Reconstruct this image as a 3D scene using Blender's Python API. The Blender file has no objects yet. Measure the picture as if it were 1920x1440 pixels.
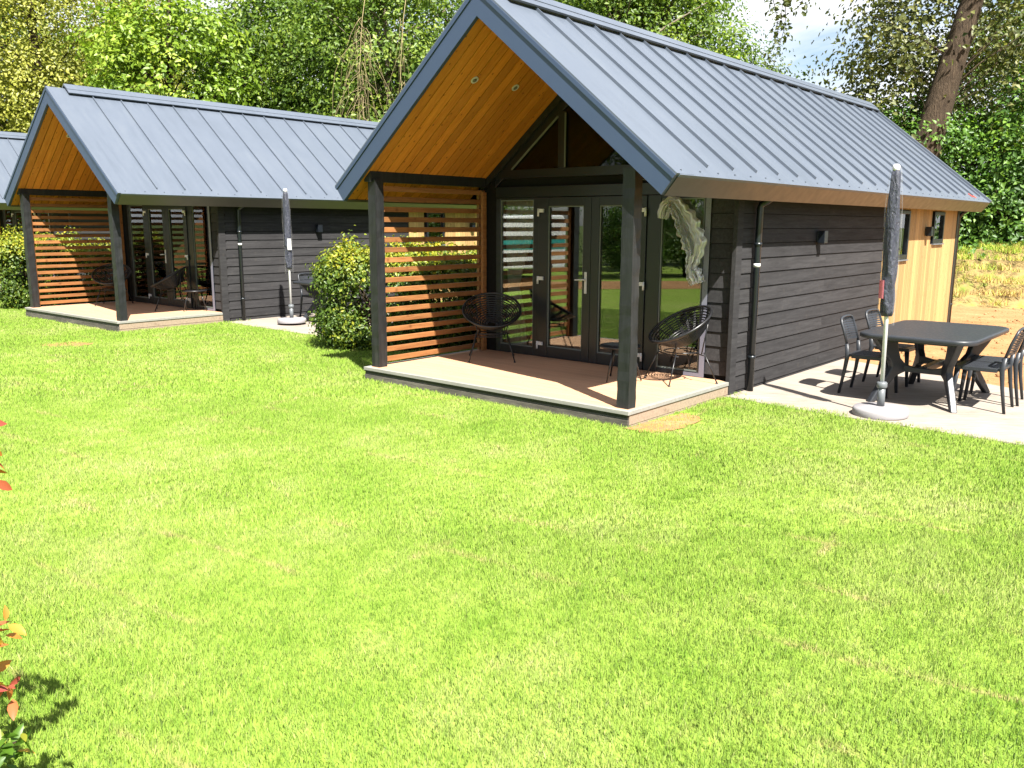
import bpy, math, random
import numpy as np
from mathutils import Vector, Matrix

random.seed(7)
RNG = np.random.default_rng(11)
R = math.radians
sc = bpy.context.scene
COL = sc.collection
PI = math.pi

# ------------------------------------------------------------------ materials
ALB = .68     # keeps painted and natural surfaces at real-world albedos; the exposure makes up for it
class NT:
    def __init__(s, name):
        s.m = bpy.data.materials.new(name); s.m.use_nodes = True
        s.t = s.m.node_tree; s.t.nodes.clear()
        s.out = s.n('ShaderNodeOutputMaterial')
    def n(s, typ, **kw):
        x = s.t.nodes.new(typ)
        for k, v in kw.items():
            if k.startswith('i_'):
                x.inputs[k[2:].replace('_', ' ')].default_value = v
            else: setattr(x, k, v)
        return x
    def l(s, a, b): s.t.links.new(a, b)
    def coords(s, kind='Object', scale=(1,1,1), rot=(0,0,0)):
        mp = s.n('ShaderNodeMapping'); mp.inputs['Scale'].default_value = scale; mp.inputs['Rotation'].default_value = rot
        if kind == 'World':
            g = s.n('ShaderNodeNewGeometry'); s.l(g.outputs['Position'], mp.inputs[0])
        else:
            tc = s.n('ShaderNodeTexCoord'); s.l(tc.outputs[kind], mp.inputs[0])
        return mp.outputs[0]
    def noise(s, vec, scale=5, detail=4, rough=.55, dist=0):
        x = s.n('ShaderNodeTexNoise'); x.inputs['Scale'].default_value = scale; x.inputs['Detail'].default_value = detail
        x.inputs['Roughness'].default_value = rough; x.inputs['Distortion'].default_value = dist
        s.l(vec, x.inputs['Vector']); return x.outputs['Fac']
    def ramp(s, fac, stops, interp='LINEAR'):
        x = s.n('ShaderNodeValToRGB'); x.color_ramp.interpolation = interp
        e = x.color_ramp.elements
        while len(e) < len(stops): e.new(.5)
        for i, (p, c) in enumerate(stops):
            e[i].position = p; e[i].color = (*c, 1) if len(c) == 3 else c
        s.l(fac, x.inputs[0]); return x.outputs[0]
    def mix(s, fac, a, b, mode='MIX'):
        x = s.n('ShaderNodeMix', data_type='RGBA', blend_type=mode)
        for v, i in ((fac, 0), (a, 6), (b, 7)):
            if hasattr(v, 'links'): s.l(v, x.inputs[i])
            else: x.inputs[i].default_value = v if i == 0 else ((*v, 1) if len(v) == 3 else v)
        return x.outputs[2]
    def math(s, op, a, b=None, c=None):
        x = s.n('ShaderNodeMath', operation=op)
        for i, v in enumerate((a, b, c)):
            if v is None: continue
            if hasattr(v, 'links'): s.l(v, x.inputs[i])
            else: x.inputs[i].default_value = v
        return x.outputs[0]
    def maprange(s, v, a, b, c=0., d=1.):
        x = s.n('ShaderNodeMapRange'); s.l(v, x.inputs[0])
        for i, q in enumerate((a, b, c, d)): x.inputs[i+1].default_value = q
        return x.outputs[0]
    def attr(s, name='tint'):
        return s.n('ShaderNodeAttribute', attribute_name=name).outputs['Fac']
    def bump(s, h, strength=.3, dist=.01):
        x = s.n('ShaderNodeBump'); x.inputs['Strength'].default_value = strength; x.inputs['Distance'].default_value = dist
        s.l(h, x.inputs['Height']); return x.outputs[0]
    def bsdf(s, color, rough=.6, normal=None, metallic=0., spec=.5, **kw):
        b = s.n('ShaderNodeBsdfPrincipled'); color = s.mix(1., color, (ALB, ALB, ALB), 'MULTIPLY')
        for v, k in ((color, 'Base Color'), (rough, 'Roughness'), (metallic, 'Metallic')):
            if hasattr(v, 'links'): s.l(v, b.inputs[k])
            else: b.inputs[k].default_value = (*v, 1) if isinstance(v, tuple) and len(v) == 3 else v
        b.inputs['Specular IOR Level'].default_value = spec
        if normal is not None: s.l(normal, b.inputs['Normal'])
        for k, v in kw.items(): b.inputs[k.replace('_', ' ')].default_value = v
        return b.outputs[0]
    def done(s, shader):
        s.l(shader, s.out.inputs['Surface']); return s.m

def sc3(c, k): return tuple(min(1, x*k) for x in c)

def mat_plain(name, col, rough=.5, spec=.5, var=.25, scale=8, bump=0., bscale=60, metallic=0.):
    t = NT(name); v = t.coords()
    n = t.noise(v, scale, 5, .6)
    c = t.mix(n, sc3(col, 1-var), sc3(col, 1+var))
    n2 = t.noise(v, scale*7, 3)
    r = t.maprange(n2, .3, .7, rough*.85, min(1, rough*1.15))
    nm = None
    if bump: nm = t.bump(t.noise(v, bscale, 4), bump, .004)
    return t.done(t.bsdf(c, r, nm, metallic, spec))

def mat_wood(name, light, dark, grain=(1, 14, 14), rough=.6, knots=.0, tintvar=.35, spec=.3, bump=.25, knotcol=(.08,.02,.005), kscale=(1.2,4.5,4.5), kth=(.06,.16,.24)):
    """planks: per-board tint, long grain along local x of 'grain' (small scale = long)"""
    t = NT(name); tint = t.attr()
    tc = t.n('ShaderNodeTexCoord'); off = t.n('ShaderNodeVectorMath', operation='ADD')
    cmb = t.n('ShaderNodeCombineXYZ')
    o = t.math('MULTIPLY', tint, 37.0)
    for i in range(3): t.l(o, cmb.inputs[i])
    t.l(tc.outputs['Object'], off.inputs[0]); t.l(cmb.outputs[0], off.inputs[1])
    mp = t.n('ShaderNodeMapping'); mp.inputs['Scale'].default_value = grain; t.l(off.outputs[0], mp.inputs[0])
    g = t.noise(mp.outputs[0], 2.2, 6, .62, .6)
    mp2 = t.n('ShaderNodeMapping'); mp2.inputs['Scale'].default_value = tuple(4*q for q in grain); t.l(off.outputs[0], mp2.inputs[0])
    g2 = t.noise(mp2.outputs[0], 3, 3, .6)
    f = t.math('ADD', t.math('MULTIPLY', g, .7), t.math('MULTIPLY', g2, .3))
    c = t.ramp(f, [(.32, dark), (.5, tuple((a+b)/2 for a, b in zip(light, dark))), (.66, light)])
    c = t.mix(1., c, t.ramp(tint, [(0, (1-tintvar,)*3), (1, (1+tintvar*.4, 1+tintvar*.35, 1+tintvar*.3))]), 'MULTIPLY')
    if knots:
        mp3 = t.n('ShaderNodeMapping'); mp3.inputs['Scale'].default_value = kscale; t.l(off.outputs[0], mp3.inputs[0])
        vo = t.n('ShaderNodeTexVoronoi'); vo.inputs['Scale'].default_value = 1.4; t.l(mp3.outputs[0], vo.inputs['Vector'])
        k = t.ramp(vo.outputs['Distance'], [(kth[0], (knots,)*3), (kth[1], (knots*.35,)*3), (kth[2], (0, 0, 0))])
        c = t.mix(k, c, knotcol)
    nm = t.bump(f, bump, .003)
    return t.done(t.bsdf(c, rough, nm, 0, spec))

M = {}
def mat_roof():
    t = NT('roof_metal'); v = t.coords(); n = t.noise(v, .9, 4, .6); n2 = t.noise(t.coords(scale=(1.2, 9, 1.2)), 1.4, 5, .65); n3 = t.noise(v, 40, 2)
    f = t.math('ADD', t.math('MULTIPLY', n, .5), t.math('MULTIPLY', n2, .5))
    c = t.ramp(f, [(.3, (.102, .124, .160)), (.5, (.118, .142, .184)), (.7, (.136, .160, .198))])
    c = t.mix(t.maprange(n3, .70, .76, 0., .35), c, (.05, .05, .05))
    return t.done(t.bsdf(c, t.maprange(n2, .3, .7, .36, .50), t.bump(t.noise(v, 1.6, 2), .10, .05), 0, .45))
M['roof'] = mat_roof()
M['fascia'] = mat_plain('fascia_metal', (.050, .078, .148), .42, .5, .06, 2)
M['eave'] = mat_plain('eave_metal', (.085, .075, .068), .36, .6, .06, 1.3)
M['pine'] = mat_wood('pine_ceiling', (.86, .36, .055), (.62, .21, .022), (1.1, 14, 1.1), .5, .9, .25, .3, .15, (.05, .012, .003), (5., 8.5, 5.), (.045, .10, .16))
M['slat'] = mat_wood('stained_slats', (.47, .215, .078), (.25, .10, .034), (14, 1.0, 14), .55, .5, .3)
M['deck'] = mat_wood('deck_boards', (.72, .45, .275), (.62, .35, .21), (1.2, 16, 16), .7, 0, .10, .25, .2)
M['trim'] = mat_wood('deck_edge', (.42, .41, .37), (.30, .295, .27), (1.2, 12, 12), .6, 0, .1, .3, .2)
M['skirt'] = mat_wood('deck_skirt', (.44, .34, .25), (.28, .215, .16), (1.2, 16, 16), .7, .3, .25)
M['worn'] = mat_wood('worn_skirt', (.26, .235, .20), (.06, .055, .05), (.8, 16, 5), .8, 0, .2, .25, .5)
M['siding'] = mat_wood('black_siding', (.068, .067, .070), (.035, .034, .036), (12, .8, 12), .75, .25, .2, .08, .4, knotcol=(.09, .08, .07))
M['post'] = mat_wood('black_post', (.030, .032, .034), (.006, .0075, .0085), (12, 12, .9), .5, .5, .2, .4, .6, knotcol=(.06, .055, .05), kscale=(4, 4, 1.0))
M['cedar'] = mat_wood('larch_cladding', (.64, .42, .19), (.52, .32, .125), (14, 14, .8), .6, .3, .3, knotcol=(.3, .13, .04))
M['frame'] = mat_plain('window_frame_paint', (.010, .0135, .020), .35, .5, .1, 6)
M['steel'] = mat_plain('brushed_steel', (.75, .75, .74), .35, .5, .05, 20)
M['pipe'] = mat_plain('downpipe_plastic', (.014, .019, .024), .32, .5, .1, 4)
M['plastic'] = mat_plain('dark_resin', (.030, .034, .042), .42, .5, .12, 5, .05)
M['wicker'] = mat_plain('black_wicker', (.012, .012, .013), .35, .5, .2, 30)
M['blackmetal'] = mat_plain('black_metal', (.015, .015, .017), .35, .5, .15, 10)
M['whitepole'] = mat_plain('white_paint', (.80, .80, .82), .35, .5, .04, 5)
M['greytube'] = mat_plain('grey_tube', (.16, .175, .19), .45, .5, .15, 6)
M['concrete'] = mat_plain('concrete', (.36, .345, .36), .8, .3, .12, 9, .25, 90)
M['pink'] = mat_plain('pink_paper', (.80, .24, .30), .6, .3, .15, 30)
M['whitepaper'] = mat_plain('white_paper', (.85, .85, .84), .6, .3, .04, 30)
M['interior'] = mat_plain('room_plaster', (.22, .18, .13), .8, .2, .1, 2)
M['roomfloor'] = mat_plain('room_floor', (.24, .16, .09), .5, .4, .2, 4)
M['rubber'] = mat_plain('rubber', (.02, .02, .02), .7, .3, .2, 10)
M['teal'] = mat_plain('teal_paint', (.03, .30, .28), .35, .5, .1, 5)
M['core'] = mat_plain('wall_core', (.015, .014, .013), .9, .1, .1, 3)
M['seal'] = mat_plain('pale_seal', (.20, .22, .20), .5, .4, .05, 10)

def mat_fabric():
    t = NT('umbrella_cover'); v = t.coords(scale=(1, 1, .45))
    n = t.noise(v, 26, 5, .6, 1.2); n2 = t.noise(v, 9, 3, .6, .8)
    c = t.mix(n2, (.042, .046, .066), (.062, .067, .094))
    h = t.math('ADD', n, t.math('MULTIPLY', n2, 1.4))
    return t.done(t.bsdf(c, .5, t.bump(h, .9, .02), 0, .4))
M['fabric'] = mat_fabric()

def mat_film():
    t = NT('clear_plastic_film'); v = t.coords(scale=(1, 1, .5))
    n = t.noise(v, 22, 4, .6, 1.)
    nm = t.bump(n, .6, .01)
    tr = t.n('ShaderNodeBsdfTransparent'); b = t.bsdf((.85, .85, .88), .25, nm, 0, .6)
    mx = t.n('ShaderNodeMixShader')
    lw = t.n('ShaderNodeLayerWeight'); lw.inputs[0].default_value = .25; t.l(t.math('ADD', t.math('MULTIPLY', t.math('POWER', lw.outputs['Facing'], 2.), .55), t.maprange(n, .55, .75, .0, .03)), mx.inputs[0]); t.l(tr.outputs[0], mx.inputs[1]); t.l(b, mx.inputs[2])
    return t.done(mx.outputs[0])
M['film'] = mat_film()

def mat_glass(name, tint=(.62, .66, .64), base=.16, k=1.6):
    t = NT(name)
    lw = t.n('ShaderNodeFresnel'); lw.inputs['IOR'].default_value = 1.5
    f = t.math('ADD', t.math('MULTIPLY', lw.outputs[0], k), base)
    f = t.math('MINIMUM', f, 1.)
    gl = t.n('ShaderNodeBsdfGlossy'); gl.inputs['Roughness'].default_value = .0; gl.inputs['Color'].default_value = (.92, .95, .95, 1)
    v = t.coords(); nm = t.bump(t.noise(v, 1.3, 1), .03, .02); t.l(nm, gl.inputs['Normal'])
    tr = t.n('ShaderNodeBsdfTransparent'); tr.inputs['Color'].default_value = (*tint, 1)
    mx = t.n('ShaderNodeMixShader'); t.l(f, mx.inputs[0]); t.l(tr.outputs[0], mx.inputs[1]); t.l(gl.outputs[0], mx.inputs[2])
    return t.done(mx.outputs[0])
M['glass'] = mat_glass('window_glass', (.84, .87, .85), base=.05, k=1.15)

M['glass_dim'] = mat_glass('gable_glass', (.45, .46, .44), base=.0, k=.6)
M['jamb'] = mat_plain('pale_jamb_strip', (.21, .21, .27), .3, .5, .05, 4)  # paler lavender-grey than the frame paint, for the jamb and sill strips
def mat_curtain():
    t = NT('sheer_curtain'); v = t.coords(scale=(30, 30, 1.2))
    c = t.mix(t.noise(v, 1.5, 3), (.88, .85, .78), (.74, .70, .62))
    d = t.n('ShaderNodeBsdfDiffuse'); t.l(c, d.inputs[0])
    r = t.n('ShaderNodeBsdfTranslucent'); t.l(c, r.inputs[0])
    mx = t.n('ShaderNodeMixShader'); mx.inputs[0].default_value = .35
    t.l(d.outputs[0], mx.inputs[1]); t.l(r.outputs[0], mx.inputs[2])
    return t.done(mx.outputs[0])
M['curtain'] = mat_curtain()

def mat_leaf(name, stops, transl=.35, rough=.45, spec=.35, gain=1.55):
    t = NT(name); tint = t.attr()
    c = t.ramp(tint, [(p_, sc3(q, gain)) for p_, q in stops])
    b = t.bsdf(c, rough, None, 0, spec)
    tr = t.n('ShaderNodeBsdfTranslucent'); t.l(t.mix(1., c, (1.25*ALB, 1.35*ALB, .7*ALB), 'MULTIPLY'), tr.inputs[0])
    mx = t.n('ShaderNodeMixShader'); mx.inputs[0].default_value = transl
    t.l(b, mx.inputs[1]); t.l(tr.outputs[0], mx.inputs[2])
    return t.done(mx.outputs[0])
M['leaf_willow'] = mat_leaf('willow_leaf', [(0, (.085, .100, .016)), (.5, (.23, .245, .036)), (1, (.40, .38, .085))])
M['leaf_maple'] = mat_leaf('maple_leaf', [(0, (.060, .115, .012)), (.5, (.175, .275, .024)), (1, (.33, .41, .048))], gain=1.28)
M['leaf_syc'] = mat_leaf('sycamore_leaf', [(0, (.024, .056, .010)), (.55, (.092, .155, .018)), (1, (.22, .28, .036))], gain=1.5)
M['leaf_poplar'] = mat_leaf('poplar_leaf', [(0, (.042, .058, .020)), (.5, (.115, .13, .036)), (1, (.24, .235, .085))])
M['leaf_elder'] = mat_leaf('elder_leaf', [(0, (.020, .054, .012)), (.55, (.066, .142, .022)), (1, (.16, .27, .034))], gain=1.6)
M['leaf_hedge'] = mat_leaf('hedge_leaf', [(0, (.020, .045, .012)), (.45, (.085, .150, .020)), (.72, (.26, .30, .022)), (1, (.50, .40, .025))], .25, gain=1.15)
M['leaf_photinia'] = mat_leaf('photinia_leaf', [(0, (.035, .09, .012)), (.40, (.09, .18, .016)), (.52, (.46, .32, .03)), (.66, (.55, .24, .04)), (.82, (.46, .12, .05)), (1, (.26, .04, .045))], .3, .4, .3, gain=1.2)

def mat_bark(name, a, b):
    t = NT(name); v = t.coords(scale=(9, 9, 1.3))
    n = t.noise(v, 2.5, 7, .65, 1.0)
    c = t.ramp(n, [(.3, a), (.7, b)])
    return t.done(t.bsdf(c, .85, t.bump(n, 1., .06), 0, .2))
M['bark'] = mat_bark('bark', (.030, .020, .013), (.125, .088, .056))
M['bark_pale'] = mat_bark('pale_bark', (.16, .13, .09), (.40, .33, .24))
M['twig'] = mat_plain('dry_twig', (.40, .32, .17), .8, .2, .2, 8)

def lawn_color(t):
    """colour of the turf by place: broad patches, small dry spots and the straw-coloured seams between the rolled turves"""
    p = t.coords('World')
    big = t.noise(p, .55, 3, .55); mid = t.noise(p, 2.3, 4, .6); small = t.noise(p, 9, 3, .6)
    f = t.math('ADD', t.math('MULTIPLY', big, .55), t.math('MULTIPLY', mid, .45))
    c = t.ramp(f, [(.32, (.205, .370, .034)), (.5, (.300, .450, .064)), (.68, (.415, .500, .135))])
    # turf seams in two directions, broken up
    wob = t.noise(p, 1.2, 3); br = t.noise(p, 1.5, 3)
    def seam(rot, k, ax, w, lo):
        pr = t.coords('World', rot=(0, 0, R(rot))); sx = t.n('ShaderNodeSeparateXYZ'); t.l(pr, sx.inputs[0])
        line = t.math('ABSOLUTE', t.math('SUBTRACT', t.math('FRACT', t.math('MULTIPLY', t.math('ADD', sx.outputs[ax], t.math('MULTIPLY', wob, .16)), k)), .5))
        return t.math('MULTIPLY', t.maprange(line, 0., w, 1., 0.), t.maprange(br, lo, lo+.10, 0., 1.))
    lm = t.math('MAXIMUM', seam(33, 1.45, 1, .05, .50), seam(33, .52, 0, .022, .55))
    dry = t.maprange(t.noise(p, 4.6, 3, .6, .4), .66, .76, 0., .6)
    return c, t.math('MINIMUM', t.math('ADD', t.math('MULTIPLY', lm, .8), dry), 1.), small

def mat_lawn():
    t = NT('lawn_turf'); c, dry, small = lawn_color(t)
    c = t.mix(.40, c, (.18, .22, .04))
    c = t.mix(dry, c, (.40, .30, .14))
    return t.done(t.bsdf(c, .9, t.bump(small, .5, .03), 0, .1))
M['lawn'] = mat_lawn()
def mat_blade():
    t = NT('grass_blade'); c, dry, small = lawn_color(t)
    tint = t.attr('tint')
    c = t.mix(t.math('MULTIPLY', dry, .75), c, (.50, .40, .17))
    c = t.mix(1., c, t.ramp(tint, [(0, (.62, .72, .62)), (.4, (.96, .98, .9)), (.85, (1.15, 1.1, 1.25)), (1, (1.6, 1.2, 2.6))]), 'MULTIPLY')
    gn = t.n('ShaderNodeNewGeometry'); vm = t.n('ShaderNodeVectorMath', operation='SCALE'); vm.inputs['Scale'].default_value = .55; t.l(gn.outputs['Normal'], vm.inputs[0])
    va = t.n('ShaderNodeVectorMath', operation='ADD'); va.inputs[1].default_value = (0, 0, .75); t.l(vm.outputs[0], va.inputs[0])
    vn = t.n('ShaderNodeVectorMath', operation='NORMALIZE'); t.l(va.outputs[0], vn.inputs[0])
    b = t.bsdf(c, .55, vn.outputs[0], 0, .15)
    tr = t.n('ShaderNodeBsdfTranslucent'); t.l(t.mix(1., c, (ALB, ALB, ALB), 'MULTIPLY'), tr.inputs[0])
    mx = t.n('ShaderNodeMixShader'); mx.inputs[0].default_value = .35
    t.l(b, mx.inputs[1]); t.l(tr.outputs[0], mx.inputs[2])
    return t.done(mx.outputs[0])
M['blade'] = mat_blade()
def mat_straw():
    t = NT('dry_grass_blade'); tint = t.attr('tint'); p = t.coords('World')
    sz = t.n('ShaderNodeSeparateXYZ'); t.l(p, sz.inputs[0]); hz = t.maprange(sz.outputs[2], .25, 1.3, -.10, .14)
    f = t.math('ADD', hz, t.math('ADD', t.math('MULTIPLY', tint, .3), t.math('MULTIPLY', t.noise(p, 1.1, 3), .7)))
    c = t.ramp(f, [(.34, (.40, .26, .10)), (.42, (.80, .56, .22)), (.5, (.62, .56, .10)), (.62, (.28, .46, .04))])
    b = t.bsdf(c, .6, None, 0, .2)
    return t.done(b)
M['straw'] = mat_straw()
def mat_soil():
    t = NT('sandy_soil'); p = t.coords('World')
    n = t.noise(p, 1.4, 6, .6); n2 = t.noise(p, 14, 5, .65)
    c = t.ramp(t.math('ADD', t.math('MULTIPLY', n, .6), t.math('MULTIPLY', n2, .4)), [(.33, (.32, .165, .07)), (.55, (.46, .255, .12)), (.7, (.55, .34, .175))])
    return t.done(t.bsdf(c, .95, t.bump(n2, .7, .04), 0, .1))
M['soil'] = mat_soil()
def mat_ground():
    t = NT('rough_ground'); p = t.coords('World')
    n = t.noise(p, .25, 5, .6); n2 = t.noise(p, 3, 5)
    c = t.ramp(t.math('ADD', t.math('MULTIPLY', n, .5), t.math('MULTIPLY', n2, .5)), [(.35, (.05, .08, .02)), (.6, (.11, .14, .04)), (.72, (.22, .17, .08))])
    return t.done(t.bsdf(c, .95, t.bump(n2, .6, .05), 0, .1))
M['ground'] = mat_ground()
def mat_bank():
    t = NT('bank_earth'); p = t.coords('World')
    n = t.noise(p, 1.3, 5, .6); n2 = t.noise(p, 7, 5)
    c = t.ramp(t.math('ADD', t.math('MULTIPLY', n, .5), t.math('MULTIPLY', n2, .5)), [(.35, (.12, .09, .04)), (.5, (.36, .26, .11)), (.66, (.20, .26, .05))])
    return t.done(t.bsdf(c, .95, t.bump(n2, .6, .05), 0, .1))
M['bank'] = mat_bank()
def mat_paving():
    t = NT('concrete_paving'); v = t.coords()
    n = t.noise(v, 2.2, 6, .65, .6); n2 = t.noise(v, 40, 3); n3 = t.noise(t.coords(scale=(2, 14, 1)), 1.6, 4)
    f = t.math('ADD', t.math('MULTIPLY', n, .45), t.math('ADD', t.math('MULTIPLY', n2, .10), t.math('MULTIPLY', n3, .45)))
    c = t.ramp(f, [(.34, (.27, .22, .18)), (.5, (.375, .32, .27)), (.66, (.44, .39, .335))])
    return t.done(t.bsdf(c, .8, t.bump(n2, .2, .004), 0, .25))
M['paving'] = mat_paving()

# ------------------------------------------------------------------ mesh builder
class MB:
    def __init__(s): s.v = []; s.f = []; s.t = []; s.sm = []
    def add(s, vs, fs, tint=None, smooth=False):
        b = len(s.v); s.v += [tuple(q) for q in vs]
        tint = random.random() if tint is None else tint
        for f in fs: s.f.append(tuple(b+i for i in f)); s.t.append(tint); s.sm.append(smooth)
        return s
    def box(s, x0, x1, y0, y1, z0, z1, tint=None):
        v = [(x, y, z) for z in (z0, z1) for y in (y0, y1) for x in (x0, x1)]
        return s.add(v, [(0,2,3,1),(4,5,7,6),(0,1,5,4),(2,6,7,3),(0,4,6,2),(1,3,7,5)], tint)
    def prism(s, poly, axis, a, b, tint=None, smooth=False):
        """extrude 2-D polygon along axis from a to b; polygon given in the other two axes (order x,y / x,z / y,z)"""
        def P(p, w):
            return {'x': (w, p[0], p[1]), 'y': (p[0], w, p[1]), 'z': (p[0], p[1], w)}[axis]
        n = len(poly); v = [P(p, a) for p in poly]+[P(p, b) for p in poly]
        f = [tuple(range(n))[::-1], tuple(range(n, 2*n))]+[(i, (i+1) % n, n+(i+1) % n, n+i) for i in range(n)]
        # orient
        area = sum(poly[i][0]*poly[(i+1) % n][1]-poly[(i+1) % n][0]*poly[i][1] for i in range(n))
        flip = (area < 0) ^ (axis == 'y') ^ (b < a)
        if flip: f = [q[::-1] for q in f]
        return s.add(v, f, tint, smooth)
    def tube(s, pts, r, n=8, caps=True, tint=None, closed=False, squash=None):
        pts = [Vector(p) for p in pts]; m = len(pts)
        rs = r if hasattr(r, '__len__') else [r]*m
        v = []; ref = None
        for i, p in enumerate(pts):
            if closed: d = pts[(i+1) % m]-pts[i-1]
            else: d = pts[min(i+1, m-1)]-pts[max(i-1, 0)]
            d.normalize()
            if ref is None:
                ref = d.orthogonal().normalized()
            else:
                ref = (ref-d*ref.dot(d))
                ref = ref.normalized() if ref.length > 1e-6 else d.orthogonal().normalized()
            b = d.cross(ref)
            for k in range(n):
                a = 2*PI*k/n
                v.append(p+ref*(rs[i]*math.cos(a))+b*(rs[i]*math.sin(a)))
        f = []
        for i in range(m if closed else m-1):
            j = (i+1) % m
            for k in range(n):
                f.append((i*n+k, i*n+(k+1) % n, j*n+(k+1) % n, j*n+k))
        if caps and not closed:
            f.append(tuple(range(n))[::-1]); f.append(tuple((m-1)*n+k for k in range(n)))
        return s.add(v, f, tint, True)
    def lathe(s, prof, n=32, tint=None, smooth=True, c=(0, 0)):
        v = []; f = []; m = len(prof)
        for r, z in prof:
            for k in range(n):
                a = 2*PI*k/n; v.append((c[0]+r*math.cos(a), c[1]+r*math.sin(a), z))
        for i in range(m-1):
            for k in range(n):
                f.append((i*n+k, i*n+(k+1) % n, (i+1)*n+(k+1) % n, (i+1)*n+k))
        f.append(tuple(range(n))[::-1]); f.append(tuple((m-1)*n+k for k in range(n)))
        return s.add(v, f, tint, smooth)
    def xf(s, mat, i0=0):
        for i in range(i0, len(s.v)): s.v[i] = tuple(mat @ Vector(s.v[i]))
        return s
    def build(s, name, mat, parent=None, bevel=0., seg=2, autosmooth=None):
        me = bpy.data.meshes.new(name); me.from_pydata(s.v, [], s.f)
        a = me.attributes.new('tint', 'FLOAT', 'FACE'); a.data.foreach_set('value', np.array(s.t, dtype=np.float32))
        me.polygons.foreach_set('use_smooth', np.array(s.sm, dtype=bool))
        me.materials.append(mat); me.update()
        o = bpy.data.objects.new(name, me); COL.objects.link(o); o.parent = parent
        if bevel:
            b = o.modifiers.new('bevel', 'BEVEL'); b.width = bevel; b.segments = seg; b.limit_method = 'ANGLE'; b.angle_limit = R(40)
        return o

def tag(o, label=None, cat=None, group=None, kind=None):
    for k, v in (('label', label), ('category', cat), ('group', group), ('kind', kind)):
        if v: o[k] = v
    return o
def empty(name, loc=(0, 0, 0), rz=0., label=None, cat=None, group=None):
    o = bpy.data.objects.new(name, None); COL.objects.link(o); o.location = loc; o.rotation_euler = (0, 0, rz)
    o.empty_display_size = .2
    return tag(o, label, cat, group)
def copy_tree(o, parent=None, loc=None, rz=None, label=None, group=None, scale=None):
    c = o.copy(); COL.objects.link(c); c.parent = parent
    if loc is not None: c.location = loc
    if rz is not None: c.rotation_euler = (0, 0, rz)
    if scale is not None: c.scale = scale if hasattr(scale, '__len__') else (scale,)*3
    if label: c['label'] = label
    if group: c['group'] = group
    for ch in [q for q in list(o.children)]: copy_tree(ch, c)
    return c
def np_mesh(name, V, F, mat, tint=None, parent=None, smooth=False):
    me = bpy.data.meshes.new(name); V = np.asarray(V, dtype=np.float32); F = np.asarray(F, dtype=np.int32)
    me.vertices.add(len(V)); me.vertices.foreach_set('co', V.ravel())
    k = F.shape[1]; me.loops.add(F.size); me.loops.foreach_set('vertex_index', F.ravel())
    me.polygons.add(len(F)); me.polygons.foreach_set('loop_start', np.arange(0, F.size, k, dtype=np.int32))
    me.polygons.foreach_set('loop_total', np.full(len(F), k, dtype=np.int32))
    me.update(calc_edges=True)
    if tint is not None:
        a = me.attributes.new('tint', 'FLOAT', 'FACE'); a.data.foreach_set('value', np.asarray(tint, dtype=np.float32))
    if smooth: me.polygons.foreach_set('use_smooth', np.ones(len(F), dtype=bool))
    me.materials.append(mat)
    o = bpy.data.objects.new(name, me); COL.objects.link(o); o.parent = parent
    return o

# ------------------------------------------------------------------ places
C1 = (1.0806, 7.7449, 0.); A1 = R(-40.524)
C2 = (-6.7249, 14.5206, .029); A2 = R(-39.37)
C3 = (-13.6, 21.8, .03); A3 = R(-39.4)
def L2W(c, a, u, v, z=0.):
    return (c[0]+u*math.cos(a)-v*math.sin(a), c[1]+u*math.sin(a)+v*math.cos(a), c[2]+z)

# ------------------------------------------------------------------ the cabin
UC, WR, ZR, ZE, T, LR = -1.8805, 2.2964, 4.1564, 2.2876, .2197, 11.404
K = (ZR-ZE)/WR; SL = math.hypot(1, K)
V0 = -.0243; HD = .157; FW = 2.081; WB = 11.0
def roof_z(u, off=0.): return ZR-K*abs(u-UC)-off*SL       # height of a plane 'off' under the roof skin
def sp(side, d, off):
    """profile point: d = distance down the slope from the ridge, off = depth under the skin; side +1 right, -1 left"""
    return (UC+side*(d-off*K)/SL, ZR-(d*K+off)/SL) if False else (UC+side*(d/SL-off*K/SL), ZR-d*K/SL-off/SL)
DS = WR*SL      # slope length

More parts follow.
